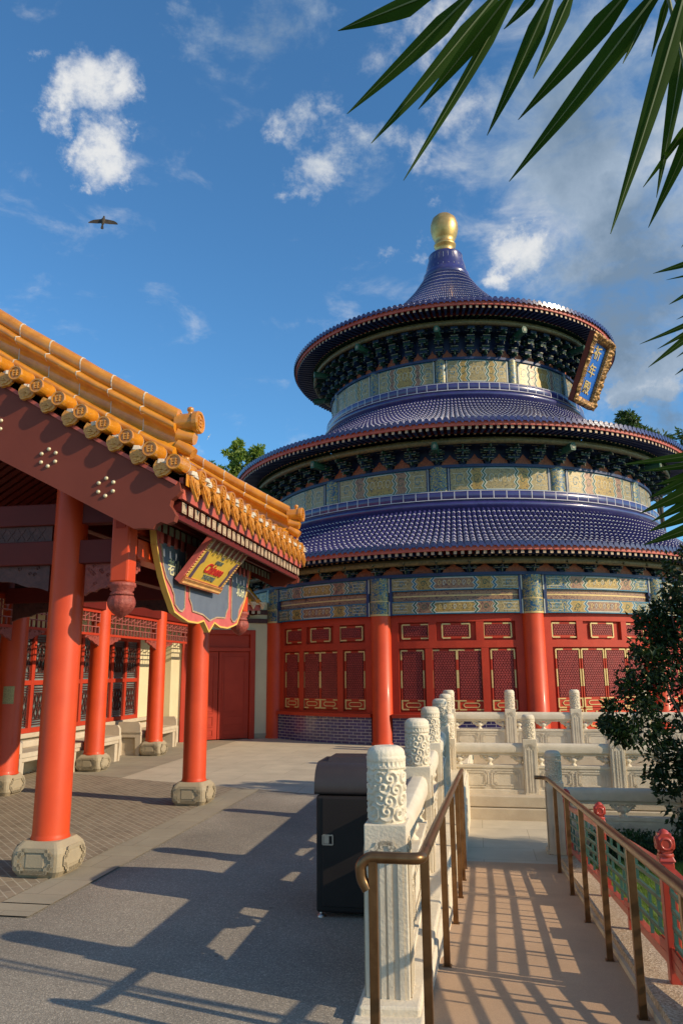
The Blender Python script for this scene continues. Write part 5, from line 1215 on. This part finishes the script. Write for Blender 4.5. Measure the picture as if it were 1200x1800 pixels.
def rail_mb(L_, urns, solid=True):
    """between posts, local x from 0..L, z=0 at post foot"""
    mb = MB(); prof = [(-.060, .605), (-.078, .625), (-.080, .70), (-.068, .738), (-.04, .76), (.04, .76), (.068, .738), (.080, .70), (.078, .625), (.060, .605)]
    mb.prism(FW, prof, 0, L_, 'yz', 0, True)
    mb.box(FW, 0, L_, -.045, .045, .575, .605)
    if solid:
        mb.box(FW, 0, L_, -.055, .055, .04, .42); mb.box(FW, 0, L_, -.07, .07, .385, .43); mb.box(FW, 0, L_, -.08, .08, -.02, .06)
        for sd_ in (-1, 1):
            y0, y1 = sd_ * .055 - .006 * (1 if sd_ < 0 else 0) , 0
            ya, yb = (-.066, -.05) if sd_ < 0 else (.05, .066)
            nP = 2 if L_ < 1.6 else 3
            for k in range(nP):
                x0 = .05 + (L_ - .1) * k / nP + .03; x1 = .05 + (L_ - .1) * (k + 1) / nP - .03; z0, z1 = .10, .355; c_ = .03
                for ins in (0, .035):
                    pts = [(x0 + ins + c_, z0 + ins), (x1 - ins - c_, z0 + ins), (x1 - ins - c_, z0 + ins + c_), (x1 - ins, z0 + ins + c_), (x1 - ins, z1 - ins - c_), (x1 - ins - c_, z1 - ins - c_), (x1 - ins - c_, z1 - ins), (x0 + ins + c_, z1 - ins), (x0 + ins + c_, z1 - ins - c_), (x0 + ins, z1 - ins - c_), (x0 + ins, z0 + ins + c_), (x0 + ins + c_, z0 + ins + c_)]
                    for (a, b), (c, e) in zip(pts, pts[1:] + pts[:1]): bar2d(mb, FW, a, b, c, e, .011, ya, yb)
    return mb
def urn_mb():
    mb = MB(); mb.lathe(FW, [(.035, .42), (.05, .425), (.05, .44), (.03, .455), (.028, .47), (.045, .49), (.055, .51), (.05, .53), (.035, .54), (.03, .56)], 14)
    for sx in (-1, 1):
        for k, (cx, cz, rr) in enumerate(((.055, .545, .03), (.10, .565, .028), (.125, .548, .022))):
            pts = [FW(sx * (cx + rr * math.cos(a * .7) * (1 - a * .06)), 0, cz + rr * math.sin(a * .7) * (1 - a * .06)) for a in range(9)]
            mb.tube(pts, [.017] * 9, 6)
        mb.tube([FW(0, 0, .52), FW(sx * .05, 0, .50), FW(sx * .10, 0, .54), FW(sx * .14, 0, .585)], [.03, .026, .022, .02], 8)
    return mb
head_src = post_src = urn_src = None
def put(src, name, mbf, parent, loc, rot, m_=marble, bevel=0.0):
    if src is None: o = obj(name, mbf(), m_, None, bevel=bevel); src = o
    else: o = link(src.copy())
    o.parent = parent; o.location = loc; o.rotation_euler = (0, 0, rot); return src, o
RAIL = {}
def balustrade(label, pts, base_z, rot, posts_full=True, skip_first_rail=False):
    """pts: world xy of the posts"""
    global head_src, post_src, urn_src
    org = Vector((pts[0][0], pts[0][1], base_z[0])); t = thing('stone_balustrade', label, 'balustrade', org, 'carved stone balustrades')
    for i, p in enumerate(pts):
        loc = Vector((p[0], p[1], base_z[i])) - org
        post_src, po = put(post_src, 'post', post_mb, t, loc, rot, bevel=.012)
        head_src, hd = put(head_src, 'carved_head', head_mb, po, Vector((0, 0, .83)), 0)
        if i + 1 < len(pts):
            q = pts[i + 1]; d = Vector((q[0] - p[0], q[1] - p[1], 0)); L_ = d.length - .2; an = math.atan2(d.y, d.x); u_ = d.normalized()
            key = round(L_, 2)
            if key not in RAIL: o = obj('rail_panel', rail_mb(L_, 3), marble, None, bevel=.006); RAIL[key] = o
            else: o = link(RAIL[key].copy())
            o.parent = t; o.location = loc + u_ * .1; o.rotation_euler = (0, 0, an)
            k = 3 if L_ < 1.6 else 4
            for j in range(k):
                x = .1 + L_ * j / (k - 1); x = min(max(x, .16), L_ + .04)
                urn_src, uo = put(urn_src, 'urn_bracket', urn_mb, t, loc + u_ * x, an)
    return t
A2 = lambda n, s_: (FA(n, s_, 0).x, FA(n, s_, 0).y)
B2 = lambda n, s_: (FB(n, s_, 0).x, FB(n, s_, 0).y)
balustrade('long pale carved stone balustrade separating the plaza from the sloping ramp', [A2(-.485, 4.12), A2(-.50, 6.48), A2(-.51, 8.55), A2(-.52, 11.0), A2(-.53, 13.3), A2(-.55, 15.9)], [.03] * 6, R(-9.8))
balustrade('upper cream stone balustrade on the terrace nearest the round hall', [B2(x, 16.28) for x in (-.88, .38, 1.67, 2.96, 4.25, 5.54, 6.83, 8.1)], [.02] * 8, R(-10.8))
balustrade('middle cream stone balustrade standing on the step above the ramp landing', [B2(x, 12.78) for x in (-.70, .57, 1.88, 3.19, 4.5, 5.8, 7.1)], [-.28] * 7, R(-10.8))
balustrade('shaded stone balustrade beyond the hedge, starting at the foot of the ramp', [B2(x, 10.38) for x in (.74, 2.36, 3.98, 5.6, 7.2)], [-.60] * 5, R(-10.8))
mb = MB(); mb.box(FB, .60, 9, 10.28, 10.5, -.9, -.56); obj('balustrade_plinth', mb, marble_s, bevel=.01, kind='structure')

# ================================================================== HANDRAILS
def handrail(label, path, posts, hook=None):
    t = thing('handrail', label, 'handrail', Vector((posts[0][0], posts[0][1], posts[0][2])), 'bronze handrails along the ramp')
    # smooth corners
    pts = [Vector(p) for p in path]; sm = [pts[0]]
    for i in range(1, len(pts) - 1):
        a, b, c = pts[i - 1], pts[i], pts[i + 1]; d1 = (a - b); d2 = (c - b); r = min(.05, d1.length * .4, d2.length * .4)
        p1 = b + d1.normalized() * r; p2 = b + d2.normalized() * r
        for k in range(6):
            u = k / 5; sm.append(p1 * (1 - u) ** 2 + b * 2 * u * (1 - u) + p2 * u * u)
    sm.append(pts[-1])
    mb = MB(); mb.tube(sm, .0245, 14); obj('rail', mb, bronze, t)
    for (x, y, z, zt) in posts:
        mb = MB(); f = Fr((x, y, 0), FB.x, FB.y); mb.box(f, -.019, .019, -.019, .019, z - .02, zt - .01); 
        o = obj('post', mb, bronze, t, bevel=.003)
        mb = MB(); mb.box(f, -.027, .027, -.027, .027, z - .01, z + .006); obj('foot_plate', mb, bronze, o)
    return t
def rz_l(s_): # left rail height
    return .83 - max(0, s_ - 3.5) * .0545
Lp = [FB(-.56, 3.46, .70), FB(-.585, 3.46, .74), FB(-.59, 3.46, .80), FB(-.55, 3.46, .83), FB(-.325, 3.46, .83), FB(-.335, 5.3, .735), FB(-.35, 7.4, .615), FB(-.37, 9.2, .49)]
posts = []
for (n, s_) in ((-.535, 3.46), (-.325, 3.62), (-.33, 4.98), (-.335, 6.2), (-.345, 7.3), (-.355, 8.3), (-.37, 9.15)):
    p = FB(n, s_, 0)
    zt = .83 if s_ < 3.7 else (.83 - (s_ - 3.46) * .0575 if s_ < 7.4 else .615 - (s_ - 7.4) * .069)
    posts.append((p.x, p.y, ramp_z(s_), zt))
handrail('bronze handrail with hooked end beside the carved stone balustrade', Lp, posts)
Rp = [FB(.65, .6, .98), FB(.65, 3.1, .84), FB(.65, 5.59, .64), FB(.65, 8.2, .43), FB(.65, 10.3, .27), FB(.58, 10.42, .27), FB(.50, 10.42, .27)]
posts = []
for s_ in (2.0, 3.1, 4.25, 5.35, 6.5, 7.7, 9.1, 10.3):
    p = FB(.65, s_, 0); zt = .84 - (s_ - 3.1) * .0805 if s_ > 3.1 else .84 + (3.1 - s_) * .056
    posts.append((p.x, p.y, ramp_z(s_), zt))
handrail('bronze handrail on slim striped-shadow posts beside the red and green fence', Rp, posts)

# ================================================================== RED AND GREEN FENCE
fen = thing('garden_fence', 'low garden fence of red posts and green lattice bars on the pebbled curb', 'fence', FB(.88, 4.6, 0))
def curb_z(s_): return ramp_z(s_) + .075 if s_ < 9.8 else -.56
fp = [(.895, 1.9), (.89, 4.62), (.885, 7.25), (.845, 10.0)]
fsrc = None
for i, (n, s_) in enumerate(fp):
    z0 = curb_z(s_); f = FB.at(n, s_, z0); mb = MB(); mb.box(f, -.036, .036, -.036, .036, 0, .60); 
    mb.tbox(f, .09, .09, .60, .065, .065, .63)
    po = obj('post', mb, fence_red, fen, bevel=.006)
    mb = MB()
    # octagonal head with round recess on each face
    g_ = f.at(0, 0, .69)
    pr = [(.048 * math.cos(R(22.5 + 45 * k)), .055 * math.sin(R(22.5 + 45 * k))) for k in range(8)]
    mb.prism(g_, pr, -.035, .035, 'xz'); mb.prism(g_, pr, -.035, .035, 'yz')
    for d in range(4):
        h_ = g_.rot(math.pi / 2 * d); mb.lathe(Fr(h_(0, -.034, 0), h_.x, h_.z, h_.y), [(.0, .004), (.018, .002), (.021, -.012), (.032, -.014), (.037, 0)], 16)
    mb.lathe(g_, [(.03, -.075), (.045, -.065), (.04, -.05)], 12)
    mb.lathe(g_, [(.03, .05), (.02, .065), (.0, .072)], 12)
    obj('finial', mb, fence_red, po)
for (n0, s0), (n1, s1) in zip(fp[:-1], fp[1:]):
    za, zb = curb_z(s0), curb_z(s1)
    def fz(t, h, dn=0): return FB(n0 + (n1 - n0) * t + dn, s0 + (s1 - s0) * t, za + (zb - za) * t + h)
    def fbar(mb, t0, h0, t1, h1, w_, d_=.012):
        a, b = fz(t0, h0), fz(t1, h1); mb.add([fz(t0, h0 - w_ / 2, -d_), fz(t0, h0 - w_ / 2, d_), fz(t0, h0 + w_ / 2, d_), fz(t0, h0 + w_ / 2, -d_), fz(t1, h1 - w_ / 2, -d_), fz(t1, h1 - w_ / 2, d_), fz(t1, h1 + w_ / 2, d_), fz(t1, h1 + w_ / 2, -d_)],
             [(0, 1, 2, 3), (7, 6, 5, 4), (0, 4, 5, 1), (1, 5, 6, 2), (2, 6, 7, 3), (3, 7, 4, 0)], 0)
    def vbar(mb, t, h0, h1, w_, d_=.012):
        q = w_ / 2 / (s1 - s0); mb.add([fz(t - q, h0, -d_), fz(t + q, h0, -d_), fz(t + q, h0, d_), fz(t - q, h0, d_), fz(t - q, h1, -d_), fz(t + q, h1, -d_), fz(t + q, h1, d_), fz(t - q, h1, d_)],
             [(0, 1, 2, 3), (7, 6, 5, 4), (0, 4, 5, 1), (1, 5, 6, 2), (2, 6, 7, 3), (3, 7, 4, 0)], 0)
    mb = MB(); fbar(mb, 0, .56, 1, .56, .045, .02); obj('top_rail', mb, fence_red, fen)
    mb = MB(); fbar(mb, 0, .10, 1, .10, .05, .022); vbar(mb, .5, -.01, .14, .06, .025); fbar(mb, .0, .15, .10, .15, .06, .02); fbar(mb, .90, .15, 1, .15, .06, .02); fbar(mb, .43, .145, .57, .145, .05, .02); obj('bottom_rail', mb, fence_red, fen)
    mb = MB()
    for h in (.20, .285, .37, .455): fbar(mb, .02, h, .98, h, .022, .009)
    for t in (.03, .97): vbar(mb, t, .12, .54, .022, .009)
    vbar(mb, .5, .12, .55, .05, .016)
    for t, a, b in ((.12, .2, .455), (.22, .12, .37), (.22, .455, .54), (.36, .12, .285), (.36, .37, .54), (.42, .2, .37), (.64, .12, .285), (.64, .37, .54), (.58, .2, .37), (.78, .12, .37), (.78, .455, .54), (.88, .2, .455)): vbar(mb, t, a, b, .02, .009)
    obj('lattice_panel', mb, fence_green, fen)

# ================================================================== TRASH BIN
tb_ = thing('trash_bin', 'dark brown metal trash bin with rounded hood standing by the first carved stone post', 'trash bin', FA(-.88, 5.7, 0))
f = FA.at(-1.13, 5.40, 0); W_, D_ = .47, .62
mb = MB(); mb.box(f, .0, W_, .0, D_, .03, .78); obj('body', mb, bin_m, tb_, bevel=.018, seg=3)
mb = MB(); mb.box(f, .045, W_ - .03, -.008, .01, .07, .765); dr_ = obj('door', mb, bin_m, tb_, bevel=.005)
mb = MB(); fl_ = f.at(.085, -.012, .495); 
for (a, b, c, d) in ((-.035, -.03, .035, -.03), (-.035, .03, .035, .03), (-.035, -.03, -.035, .03), (.035, -.03, .035, .03)): bar2d(mb, fl_, a, b, c, d, .008, -.008, .006)
mb.box(fl_, -.028, .008, -.004, .004, -.024, .024); obj('latch', mb, steel, dr_)
mb = MB(); hood = [(-.004, .785)]
for k in range(9):
    a = R(180 - k * 11.25); hood.append((.15 + .155 * math.cos(a), .83 + .16 * math.sin(a)))
hood += [(D_ - .15, .99)]
for k in range(1, 9): a = R(90 - k * 11.25); hood.append((D_ - .15 + .155 * math.cos(a), .83 + .16 * math.sin(a)))
hood += [(D_ + .004, .785)]
mb.prism(f, hood, -.012, W_ + .012, 'yz', 0, True); obj('hood', mb, mat('bin_hood', (0.042, 0.029, 0.026), 0.5, coat=.1), tb_, bevel=.022, seg=3)
mb = MB(); mb.prism(f, [(.14, .985), (.18, 1.015), (.46, 1.015), (.50, .985)], .06, W_ - .06, 'yz', 0); obj('hood_ridge', mb, MATS['bin_hood'], tb_, bevel=.008)
for (x, y) in ((.02, .02), (W_ - .05, .02), (.02, D_ - .05), (W_ - .05, D_ - .05)):
    mb = MB(); mb.lathe(f.at(x + .01, y + .01, 0), [(.028, 0), (.026, .012), (.012, .016), (.012, .035)], 12, cap=True); obj('foot', mb, steel, tb_)

# ================================================================== PLANTS
def leaf_tri(mb, c, d, nrm, L_, W_, fold=.25, mi=0):
    d = d.normalized(); s_ = d.cross(nrm)
    if s_.length < 1e-4: s_ = d.orthogonal()
    s_.normalize(); n_ = s_.cross(d).normalized()
    a = c; t = c + d * L_; l = c + d * L_ * .45 + s_ * W_ / 2 + n_ * W_ * fold; r = c + d * L_ * .45 - s_ * W_ / 2 + n_ * W_ * fold
    mb.add([a, l, t, r], [(0, 1, 2), (0, 2, 3)], mi)
def rv(rnd): 
    while True:
        v = Vector((rnd.uniform(-1, 1), rnd.uniform(-1, 1), rnd.uniform(-1, 1)))
        if .05 < v.length < 1: return v
def clump_tree(name, label, cat, base, limbs, clumps, nleaf, L_, W_, ml, trunk_r, group=None, seed=1, surf=.55, droop=.2):
    rnd = random.Random(seed); t = thing(name, label, cat, base, group)
    mb = MB()
    for pts, r0, r1 in limbs:
        k = len(pts); mb.tube([Vector(p) for p in pts], [r0 + (r1 - r0) * i / (k - 1) for i in range(k)], 8, 0)
    obj('trunk', mb, bark, t)
    vol = [r ** 2 for (_, _, _, r) in clumps]; tot_ = sum(vol); mb = MB()
    for (x, y, z, r), v in zip(clumps, vol):
        c0 = Vector((x, y, z)); k = int(nleaf * v / tot_)
        subs = [c0 + rv(rnd) * r * .8 for _ in range(max(3, k // 45))]
        for i in range(k):
            sc = subs[rnd.randrange(len(subs))]; p = sc + rv(rnd) * r * .42 
            if noise.noise(p * (2.2 / max(r, .3))) < (-.20 if r < .5 else -.28): continue
            d = (p - c0).normalized() * .6 + rv(rnd) + Vector((0, 0, -droop)); leaf_tri(mb, p, d, rv(rnd), L_ * rnd.uniform(.7, 1.25), W_ * rnd.uniform(.8, 1.2))
    obj('crown', mb, ml, t); return t
tz = -.45; tb0 = Vector((4.15, 8.75, tz))
def sp(*p): return [Vector(q) for q in p]
limbs = [(sp((4.15, 8.75, tz), (4.10, 8.76, .1), (4.02, 8.8, .7), (4.05, 8.85, 1.5), (4.2, 8.9, 2.4)), .055, .012),
         (sp((4.10, 8.76, .1), (3.85, 8.8, .55), (3.6, 8.85, 1.0), (3.35, 8.9, 1.35)), .028, .006), (sp((4.05, 8.8, .6), (3.75, 8.85, 1.3), (3.6, 8.9, 1.85)), .022, .006),
         (sp((4.12, 8.76, 0), (4.4, 8.8, .6), (4.7, 8.85, 1.3), (5.0, 8.9, 2.0)), .035, .01), (sp((4.05, 8.85, 1.4), (3.9, 8.9, 2.0), (3.85, 8.9, 2.5)), .02, .005), (sp((4.10, 8.76, .05), (3.95, 8.7, .25), (3.75, 8.7, .42)), .015, .005)]
clumps = [(4.2, 8.95, 2.62, .42), (3.95, 9, 2.25, .36), (3.70, 9, 2.02, .30), (3.50, 8.9, 1.66, .32), (3.40, 8.9, 1.32, .30), (3.14, 8.9, 1.12, .22), (3.36, 8.8, .96, .32), (3.10, 8.8, .86, .20), (3.95, 8.9, 1.35, .45), (4.2, 9., 1.9, .50), (3.55, 8.9, .60, .28), (3.95, 8.8, .62, .36), (3.72, 8.8, .22, .26), (4.1, 8.8, .22, .28), (3.88, 8.85, -.07, .17), (4.5, 8.9, 1.0, .55), (4.7, 9, 2.5, .6), (5.0, 9, 1.7, .7), (4.3, 8.9, 2.95, .30), (4.75, 8.85, .4, .4)]
clump_tree('dark_leaved_tree', 'slender dark glossy-leaved tree behind the garden fence', 'tree', tb0, limbs, clumps, 22000, .080, .040, leaf_dark, .05, None, 4)
def far_tree(label, x, y, cl_, n_, ml, L_, seed, group='trees beyond the buildings'):
    base = Vector((x, y, 0)); top = max(c[2] for c in cl_)
    limbs = [(sp((x, y, 0), (x + .1, y, top * .5), (x, y, top * .9)), .28, .05)] + [(sp((x, y, top * .55), ((x + c[0]) / 2, (y + c[1]) / 2, (top * .6 + c[2]) / 2), (c[0], c[1], c[2])), .10, .02) for c in cl_]
    clump_tree('background_tree', label, 'tree', base, limbs, cl_, n_, L_, L_ * .5, ml, .2, group, seed)
k_ = 31.0
far_tree('light green feathery tree showing above the yellow eave, beside the pale bird', -4.6, 31,
         [(-4.35, 31, 11.05, .38), (-4.28, 31, 10.4, .50), (-4.45, 31, 9.7, .62), (-4.72, 31, 10.85, .34), (-3.6, 31, 10.75, .42), (-3.45, 31, 10.2, .40), (-3.9, 31, 9.3, .7), (-5.45, 31, 10.15, .38), (-5.3, 31, 9.6, .5), (-4.8, 31, 8.8, .9)], 9000, leaf_far, .20, 11)
far_tree('small rounded tree top above the middle blue eave beside the leaning name board', 15.3, 38, [(15.25, 38, 14.75, .52), (15.5, 38, 14.3, .5), (15.3, 38, 13.6, .8)], 1700, leaf_far2, .26, 12)
far_tree('low bushy tree top just over the middle blue eave', 16.5, 38, [(16.2, 38, 13.75, .42), (16.8, 38, 13.6, .5), (16.6, 38, 13.0, .8)], 1500, leaf_far2, .26, 13)
far_tree('tree top behind the far end of the middle blue eave under the palm leaves', 19.2, 40, [(19.0, 40, 13.9, .8), (19.8, 40, 14.2, 1.0), (19.4, 40, 13.0, 1.2)], 1700, leaf_far2, .26, 14)
# garden trees outside the frame on the sunny side; their shade falls on the landing and the hedge
far_tree('garden tree on the sunny side of the lawn', 9.2, 6.3, [(9.2, 6.5, 3.1, .9), (8.7, 6.9, 2.7, .7), (9.4, 6.0, 2.6, .8), (9.3, 6.4, 2.0, .8), (10.0, 6.5, 3.4, .8)], 15000, leaf_far2, .11, 21, None)
# hedge and grass
rnd = random.Random(9); mb = MB()
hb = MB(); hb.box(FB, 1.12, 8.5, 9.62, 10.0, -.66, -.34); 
for i in range(9000):
    n = rnd.uniform(1.05, 7.0) if i % 3 else rnd.uniform(1.05, 3.6); s_ = rnd.uniform(9.55, 10.08); top = -.30 + .035 * noise.noise(Vector((n * 3, s_ * 5, 0)))
    face = rnd.random()
    if face < .55: p = FB(n, s_, top + rnd.uniform(-.05, .03))
    else: p = FB(n, 9.57 + rnd.uniform(-.03, .04), rnd.uniform(-.62, top))
    leaf_tri(mb, p, rv(rnd) + Vector((0, -.3, .6)), rv(rnd), rnd.uniform(.03, .05), rnd.uniform(.018, .028))
he = obj('hedge', mb, leaf_hedge, kind='stuff'); 
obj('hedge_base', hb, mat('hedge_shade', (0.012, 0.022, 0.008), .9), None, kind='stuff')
gmb = MB(); rnd = random.Random(12)
for i in range(34000):
    n = .975 + abs(rnd.gauss(0, 1)) * 1.6 if i % 2 else rnd.uniform(.975, 2.4); s_ = rnd.uniform(2.5, 9.6); p = FB(n, s_, lawn_z(s_))
    an = rnd.uniform(0, 6.283); l_ = rnd.uniform(.035, .085); d = Vector((math.cos(an) * .5, math.sin(an) * .5, 1)).normalized(); sd_ = Vector((-math.sin(an), math.cos(an), 0)) * .003
    bend = Vector((math.cos(an), math.sin(an), 0)) * l_ * .4
    gmb.add([p - sd_, p + sd_, p + d * l_ * .6 + sd_ * .7, p + d * l_ * .6 - sd_ * .7, p + d * l_ + bend], [(0, 1, 2, 3), (3, 2, 4)], 0)
obj('grass', gmb, grass_m, kind='stuff')

# ---------------- bamboo blades close overhead and palm leaves at the side
def blade(mb, a, b, wd, sag=.0, nseg=12, up=Vector((0, 1, .3))):
    a, b = Vector(a), Vector(b); d = (b - a); L_ = d.length; d.normalize(); sd_ = d.cross(up).normalized(); nn_ = sd_.cross(d).normalized(); P = []
    for i in range(nseg + 1):
        t = i / nseg; w_ = wd * (min(1, .35 + t * 2.6) if t < .25 else 1) * max(0.0, 1 - max(0, (t - .25) / .75) ** 1.35) / 2 + .0006
        c = a + d * L_ * t + Vector((0, 0, -sag * L_ * t * t)) + sd_ * .012 * L_ * math.sin(t * 3.0)
        P += [c - sd_ * w_ + nn_ * w_ * .35, c - sd_ * w_ * .04, c + sd_ * w_ + nn_ * w_ * .35]
    F = []
    for i in range(nseg):
        j = 3 * i; F += [(j, j + 1, j + 4, j + 3), (j + 1, j + 2, j + 5, j + 4)]
    mb.add(P, F, 0, True)
    Q = []
    for i in range(nseg + 1):
        c = P[3 * i + 1]; wq = wd * .045 * (1 - i / nseg) + .0002; Q += [c - sd_ * wq - nn_ * .0012, c + sd_ * wq - nn_ * .0012]
    mb.add(Q, [(2 * i, 2 * i + 1, 2 * i + 3, 2 * i + 2) for i in range(nseg)], 1, True)
TOP = [((0.162, 1.074, 2.757), (0.001, 1.122, 2.737)), ((0.242, 1.099, 2.789), (0.016, 1.188, 2.626)), ((0.296, 1.152, 2.838), (0.058, 1.172, 2.554)), ((0.284, 1.029, 2.708), (0.141, 1.147, 2.597)), ((0.307, 1.077, 2.765), (0.11, 1.134, 2.451)),
       ((0.394, 1.225, 2.921), (0.332, 1.265, 2.876)), ((0.412, 1.193, 2.887), (0.289, 1.276, 2.648)), ((0.436, 1.152, 2.85), (0.353, 1.165, 2.674)), ((0.542, 1.152, 2.848), (0.354, 1.285, 2.69)), ((0.584, 1.13, 2.824), (0.324, 1.267, 2.544)), ((0.588, 1.161, 2.845), (0.513, 1.154, 2.693)), ((0.624, 1.179, 2.863), (0.611, 1.246, 2.791)),
       ((0.606, 1.085, 2.776), (0.453, 1.131, 2.347)), ((0.677, 1.2, 2.885), (0.62, 1.307, 2.533)), ((0.7, 1.207, 2.685), (0.618, 1.35, 2.492)), ((0.666, 1.217, 2.631), (0.611, 1.339, 2.572))]
TW = [.036, .034, .034, .030, .020, .018, .034, .024, .040, .042, .014, .014, .036, .034, .030, .014]
MID = [((1.569, 2.886, 3.33), (1.348, 2.945, 3.293)), ((1.609, 2.972, 3.316), (1.44, 3.025, 3.305)), ((1.588, 2.914, 3.244), (1.419, 2.982, 3.165)), ((1.65, 3.024, 3.2), (1.496, 3.087, 3.146)), ((1.644, 3.024, 3.145), (1.326, 3.098, 3.04)), ((1.566, 2.883, 3.058), (1.338, 2.957, 2.95)), ((1.556, 2.892, 3.055), (1.301, 2.98, 2.879)), ((1.577, 2.917, 3.014), (1.43, 2.988, 2.923)), ((1.652, 3.071, 3.009), (1.489, 3.144, 2.907)), ((1.503, 2.871, 3.439), (1.475, 2.93, 3.401))]
LOW = [((1.5, 2.912, 2.472), (1.153, 2.967, 2.452)), ((1.468, 2.856, 2.421), (1.202, 2.911, 2.404)), ((1.487, 2.911, 2.36), (1.21, 2.986, 2.248)), ((1.461, 2.91, 2.25), (1.234, 2.978, 2.17)), ((1.47, 2.914, 2.196), (1.21, 2.982, 2.116)), ((1.495, 2.916, 2.41), (1.251, 2.989, 2.311)), ((1.508, 2.933, 2.331), (1.264, 3.008, 2.217)), ((1.54, 2.988, 2.379), (1.34, 3.06, 2.284)), ((1.519, 2.935, 2.415), (1.294, 2.996, 2.369))]
def branch(name, label, sets, widths, stem_pts, stem_r, base, sag=.03, extend=.25, group='leafy sprays hanging into view'):
    t = thing(name, label, 'plant', base, group)
    mb = MB(); mb.tube([Vector(p) for p in stem_pts], [stem_r * (1 - .6 * i / (len(stem_pts) - 1)) for i in range(len(stem_pts))], 8); 
    for (a, b) in sets:
        a = Vector(a); q = min((Vector(p) for p in stem_pts), key=lambda p: (p - a).length); mb.tube([q, (q + a) / 2 + Vector((0, 0, .01)), a], [stem_r * .35, stem_r * .25, stem_r * .15], 5)
    obj('stem', mb, mat('culm', (0.10, 0.13, 0.03), .5), t)
    mb = MB()
    for (a, b), w_ in zip(sets, widths): blade(mb, a, b, w_, sag)
    obj('foliage', mb, [leaf_bam, MATS['culm']], t)
branch('bamboo_spray', 'broad dark bamboo blades fanning down from the top edge, close overhead', TOP[:8], TW[:8], [(1.1, .9, 0), (1.0, .95, 1.6), (.8, 1.05, 2.6), (.55, 1.15, 3.0), (.3, 1.12, 3.02), (.2, 1.08, 2.9)], .012, (1.1, .9, 0))
branch('bamboo_spray', 'long hanging bamboo blades in the upper corner above the leaning name board', TOP[8:], TW[8:], [(1.3, 1.0, 0), (1.2, 1.02, 1.6), (1.05, 1.1, 2.6), (.85, 1.15, 2.95), (.7, 1.15, 2.93), (.6, 1.15, 2.9)], .012, (1.3, 1.0, 0))
branch('palm_frond', 'narrow leaflets poking in beside the highest blue eave against the cloud', MID, [.030, .012, .028, .018, .026, .026, .036, .020, .026, .012], [(2.2, 2.9, 0), (2.1, 2.9, 2.0), (1.9, 2.95, 2.9), (1.75, 3.0, 3.15), (1.66, 2.95, 3.4)], .02, (2.2, 2.9, 0))
branch('palm_frond', 'wide green leaflets crossing the end of the lowest blue roof', LOW, [.038, .03, .06, .055, .05, .05, .055, .05, .05], [(2.3, 2.85, 0), (2.2, 2.85, 1.4), (1.9, 2.9, 2.2), (1.65, 2.92, 2.36), (1.56, 2.93, 2.42)], .02, (2.3, 2.85, 0))

# ---------------- birds
def bird(label, loc, span, ang, body_m, wing_m, tip=.25, pitchv=1.3):
    t = thing('bird', label, 'bird', loc); f = Fr(loc, (math.cos(ang), 0, math.sin(ang)), (0, math.cos(pitchv), math.sin(pitchv)), (-math.sin(ang), -math.sin(pitchv), math.cos(pitchv)))
    L_ = span * .40; mb = MB()
    mb.lathe(Fr(f(0, 0, 0), f.x, f.z, f.y), [(.0, L_ * .62), (L_ * .07, L_ * .58), (L_ * .09, L_ * .50), (L_ * .07, L_ * .42), (L_ * .16, L_ * .25), (L_ * .19, 0), (L_ * .12, -L_ * .3), (L_ * .05, -L_ * .45)], 12, 0)
    for s_ in (-1, 1):
        prof = [(0, .24, -.20), (.18, .26, -.24), (.45, .24, -.22), (.70, .18, -.20), (.88, .02, -.22), (1.0, -.16, -.24)]
        P = []
        for (x, a, b) in prof:
            up_ = -.04 * span * math.sin(x * 2.4)
            P += [f(s_ * x * span / 2, a * L_, up_), f(s_ * x * span / 2, b * L_, up_)]
        k = len(P); P2 = [p + Vector((0, 0, .012 * span)) for p in P]
        F = [(2 * i, 2 * i + 2, 2 * i + 3, 2 * i + 1) for i in range(5)] + [(k + 2 * i, k + 2 * i + 2, k + 2 * i + 3, k + 2 * i + 1) for i in range(5)] + [(2 * i, 2 * i + 2, k + 2 * i + 2, k + 2 * i) for i in range(5)] + [(2 * i + 1, 2 * i + 3, k + 2 * i + 3, k + 2 * i + 1) for i in range(5)] + [(k - 2, k - 1, 2 * k - 1, 2 * k - 2)]
        mb.add(P + P2, F, 0)
    tl = [(-.05, -.3), (.05, -.3), (.16, -.85), (.08, -.95), (-.04, -.92), (-.1, -.85)]
    mb.prism(f, [(x * L_, y * L_) for x, y in tl], -.004 * span, .01 * span, 'xy', 0)
    obj('body', mb, body_m, t); return t
bird('dark soaring bird with spread wings in the open blue sky', Vector((-11.0, 31.4, 22.3)), 1.38, R(-4), mat('dark_feather', (0.018, 0.014, 0.012), .8, (0.05, 0.035, 0.02), 8), None)
bird('small pale bird flying above the yellow ridge end', Vector((-7.05, 38.3, 13.95)), .42, R(60), mat('pale_feather', (0.7, 0.66, 0.58), .8), None, pitchv=.2)
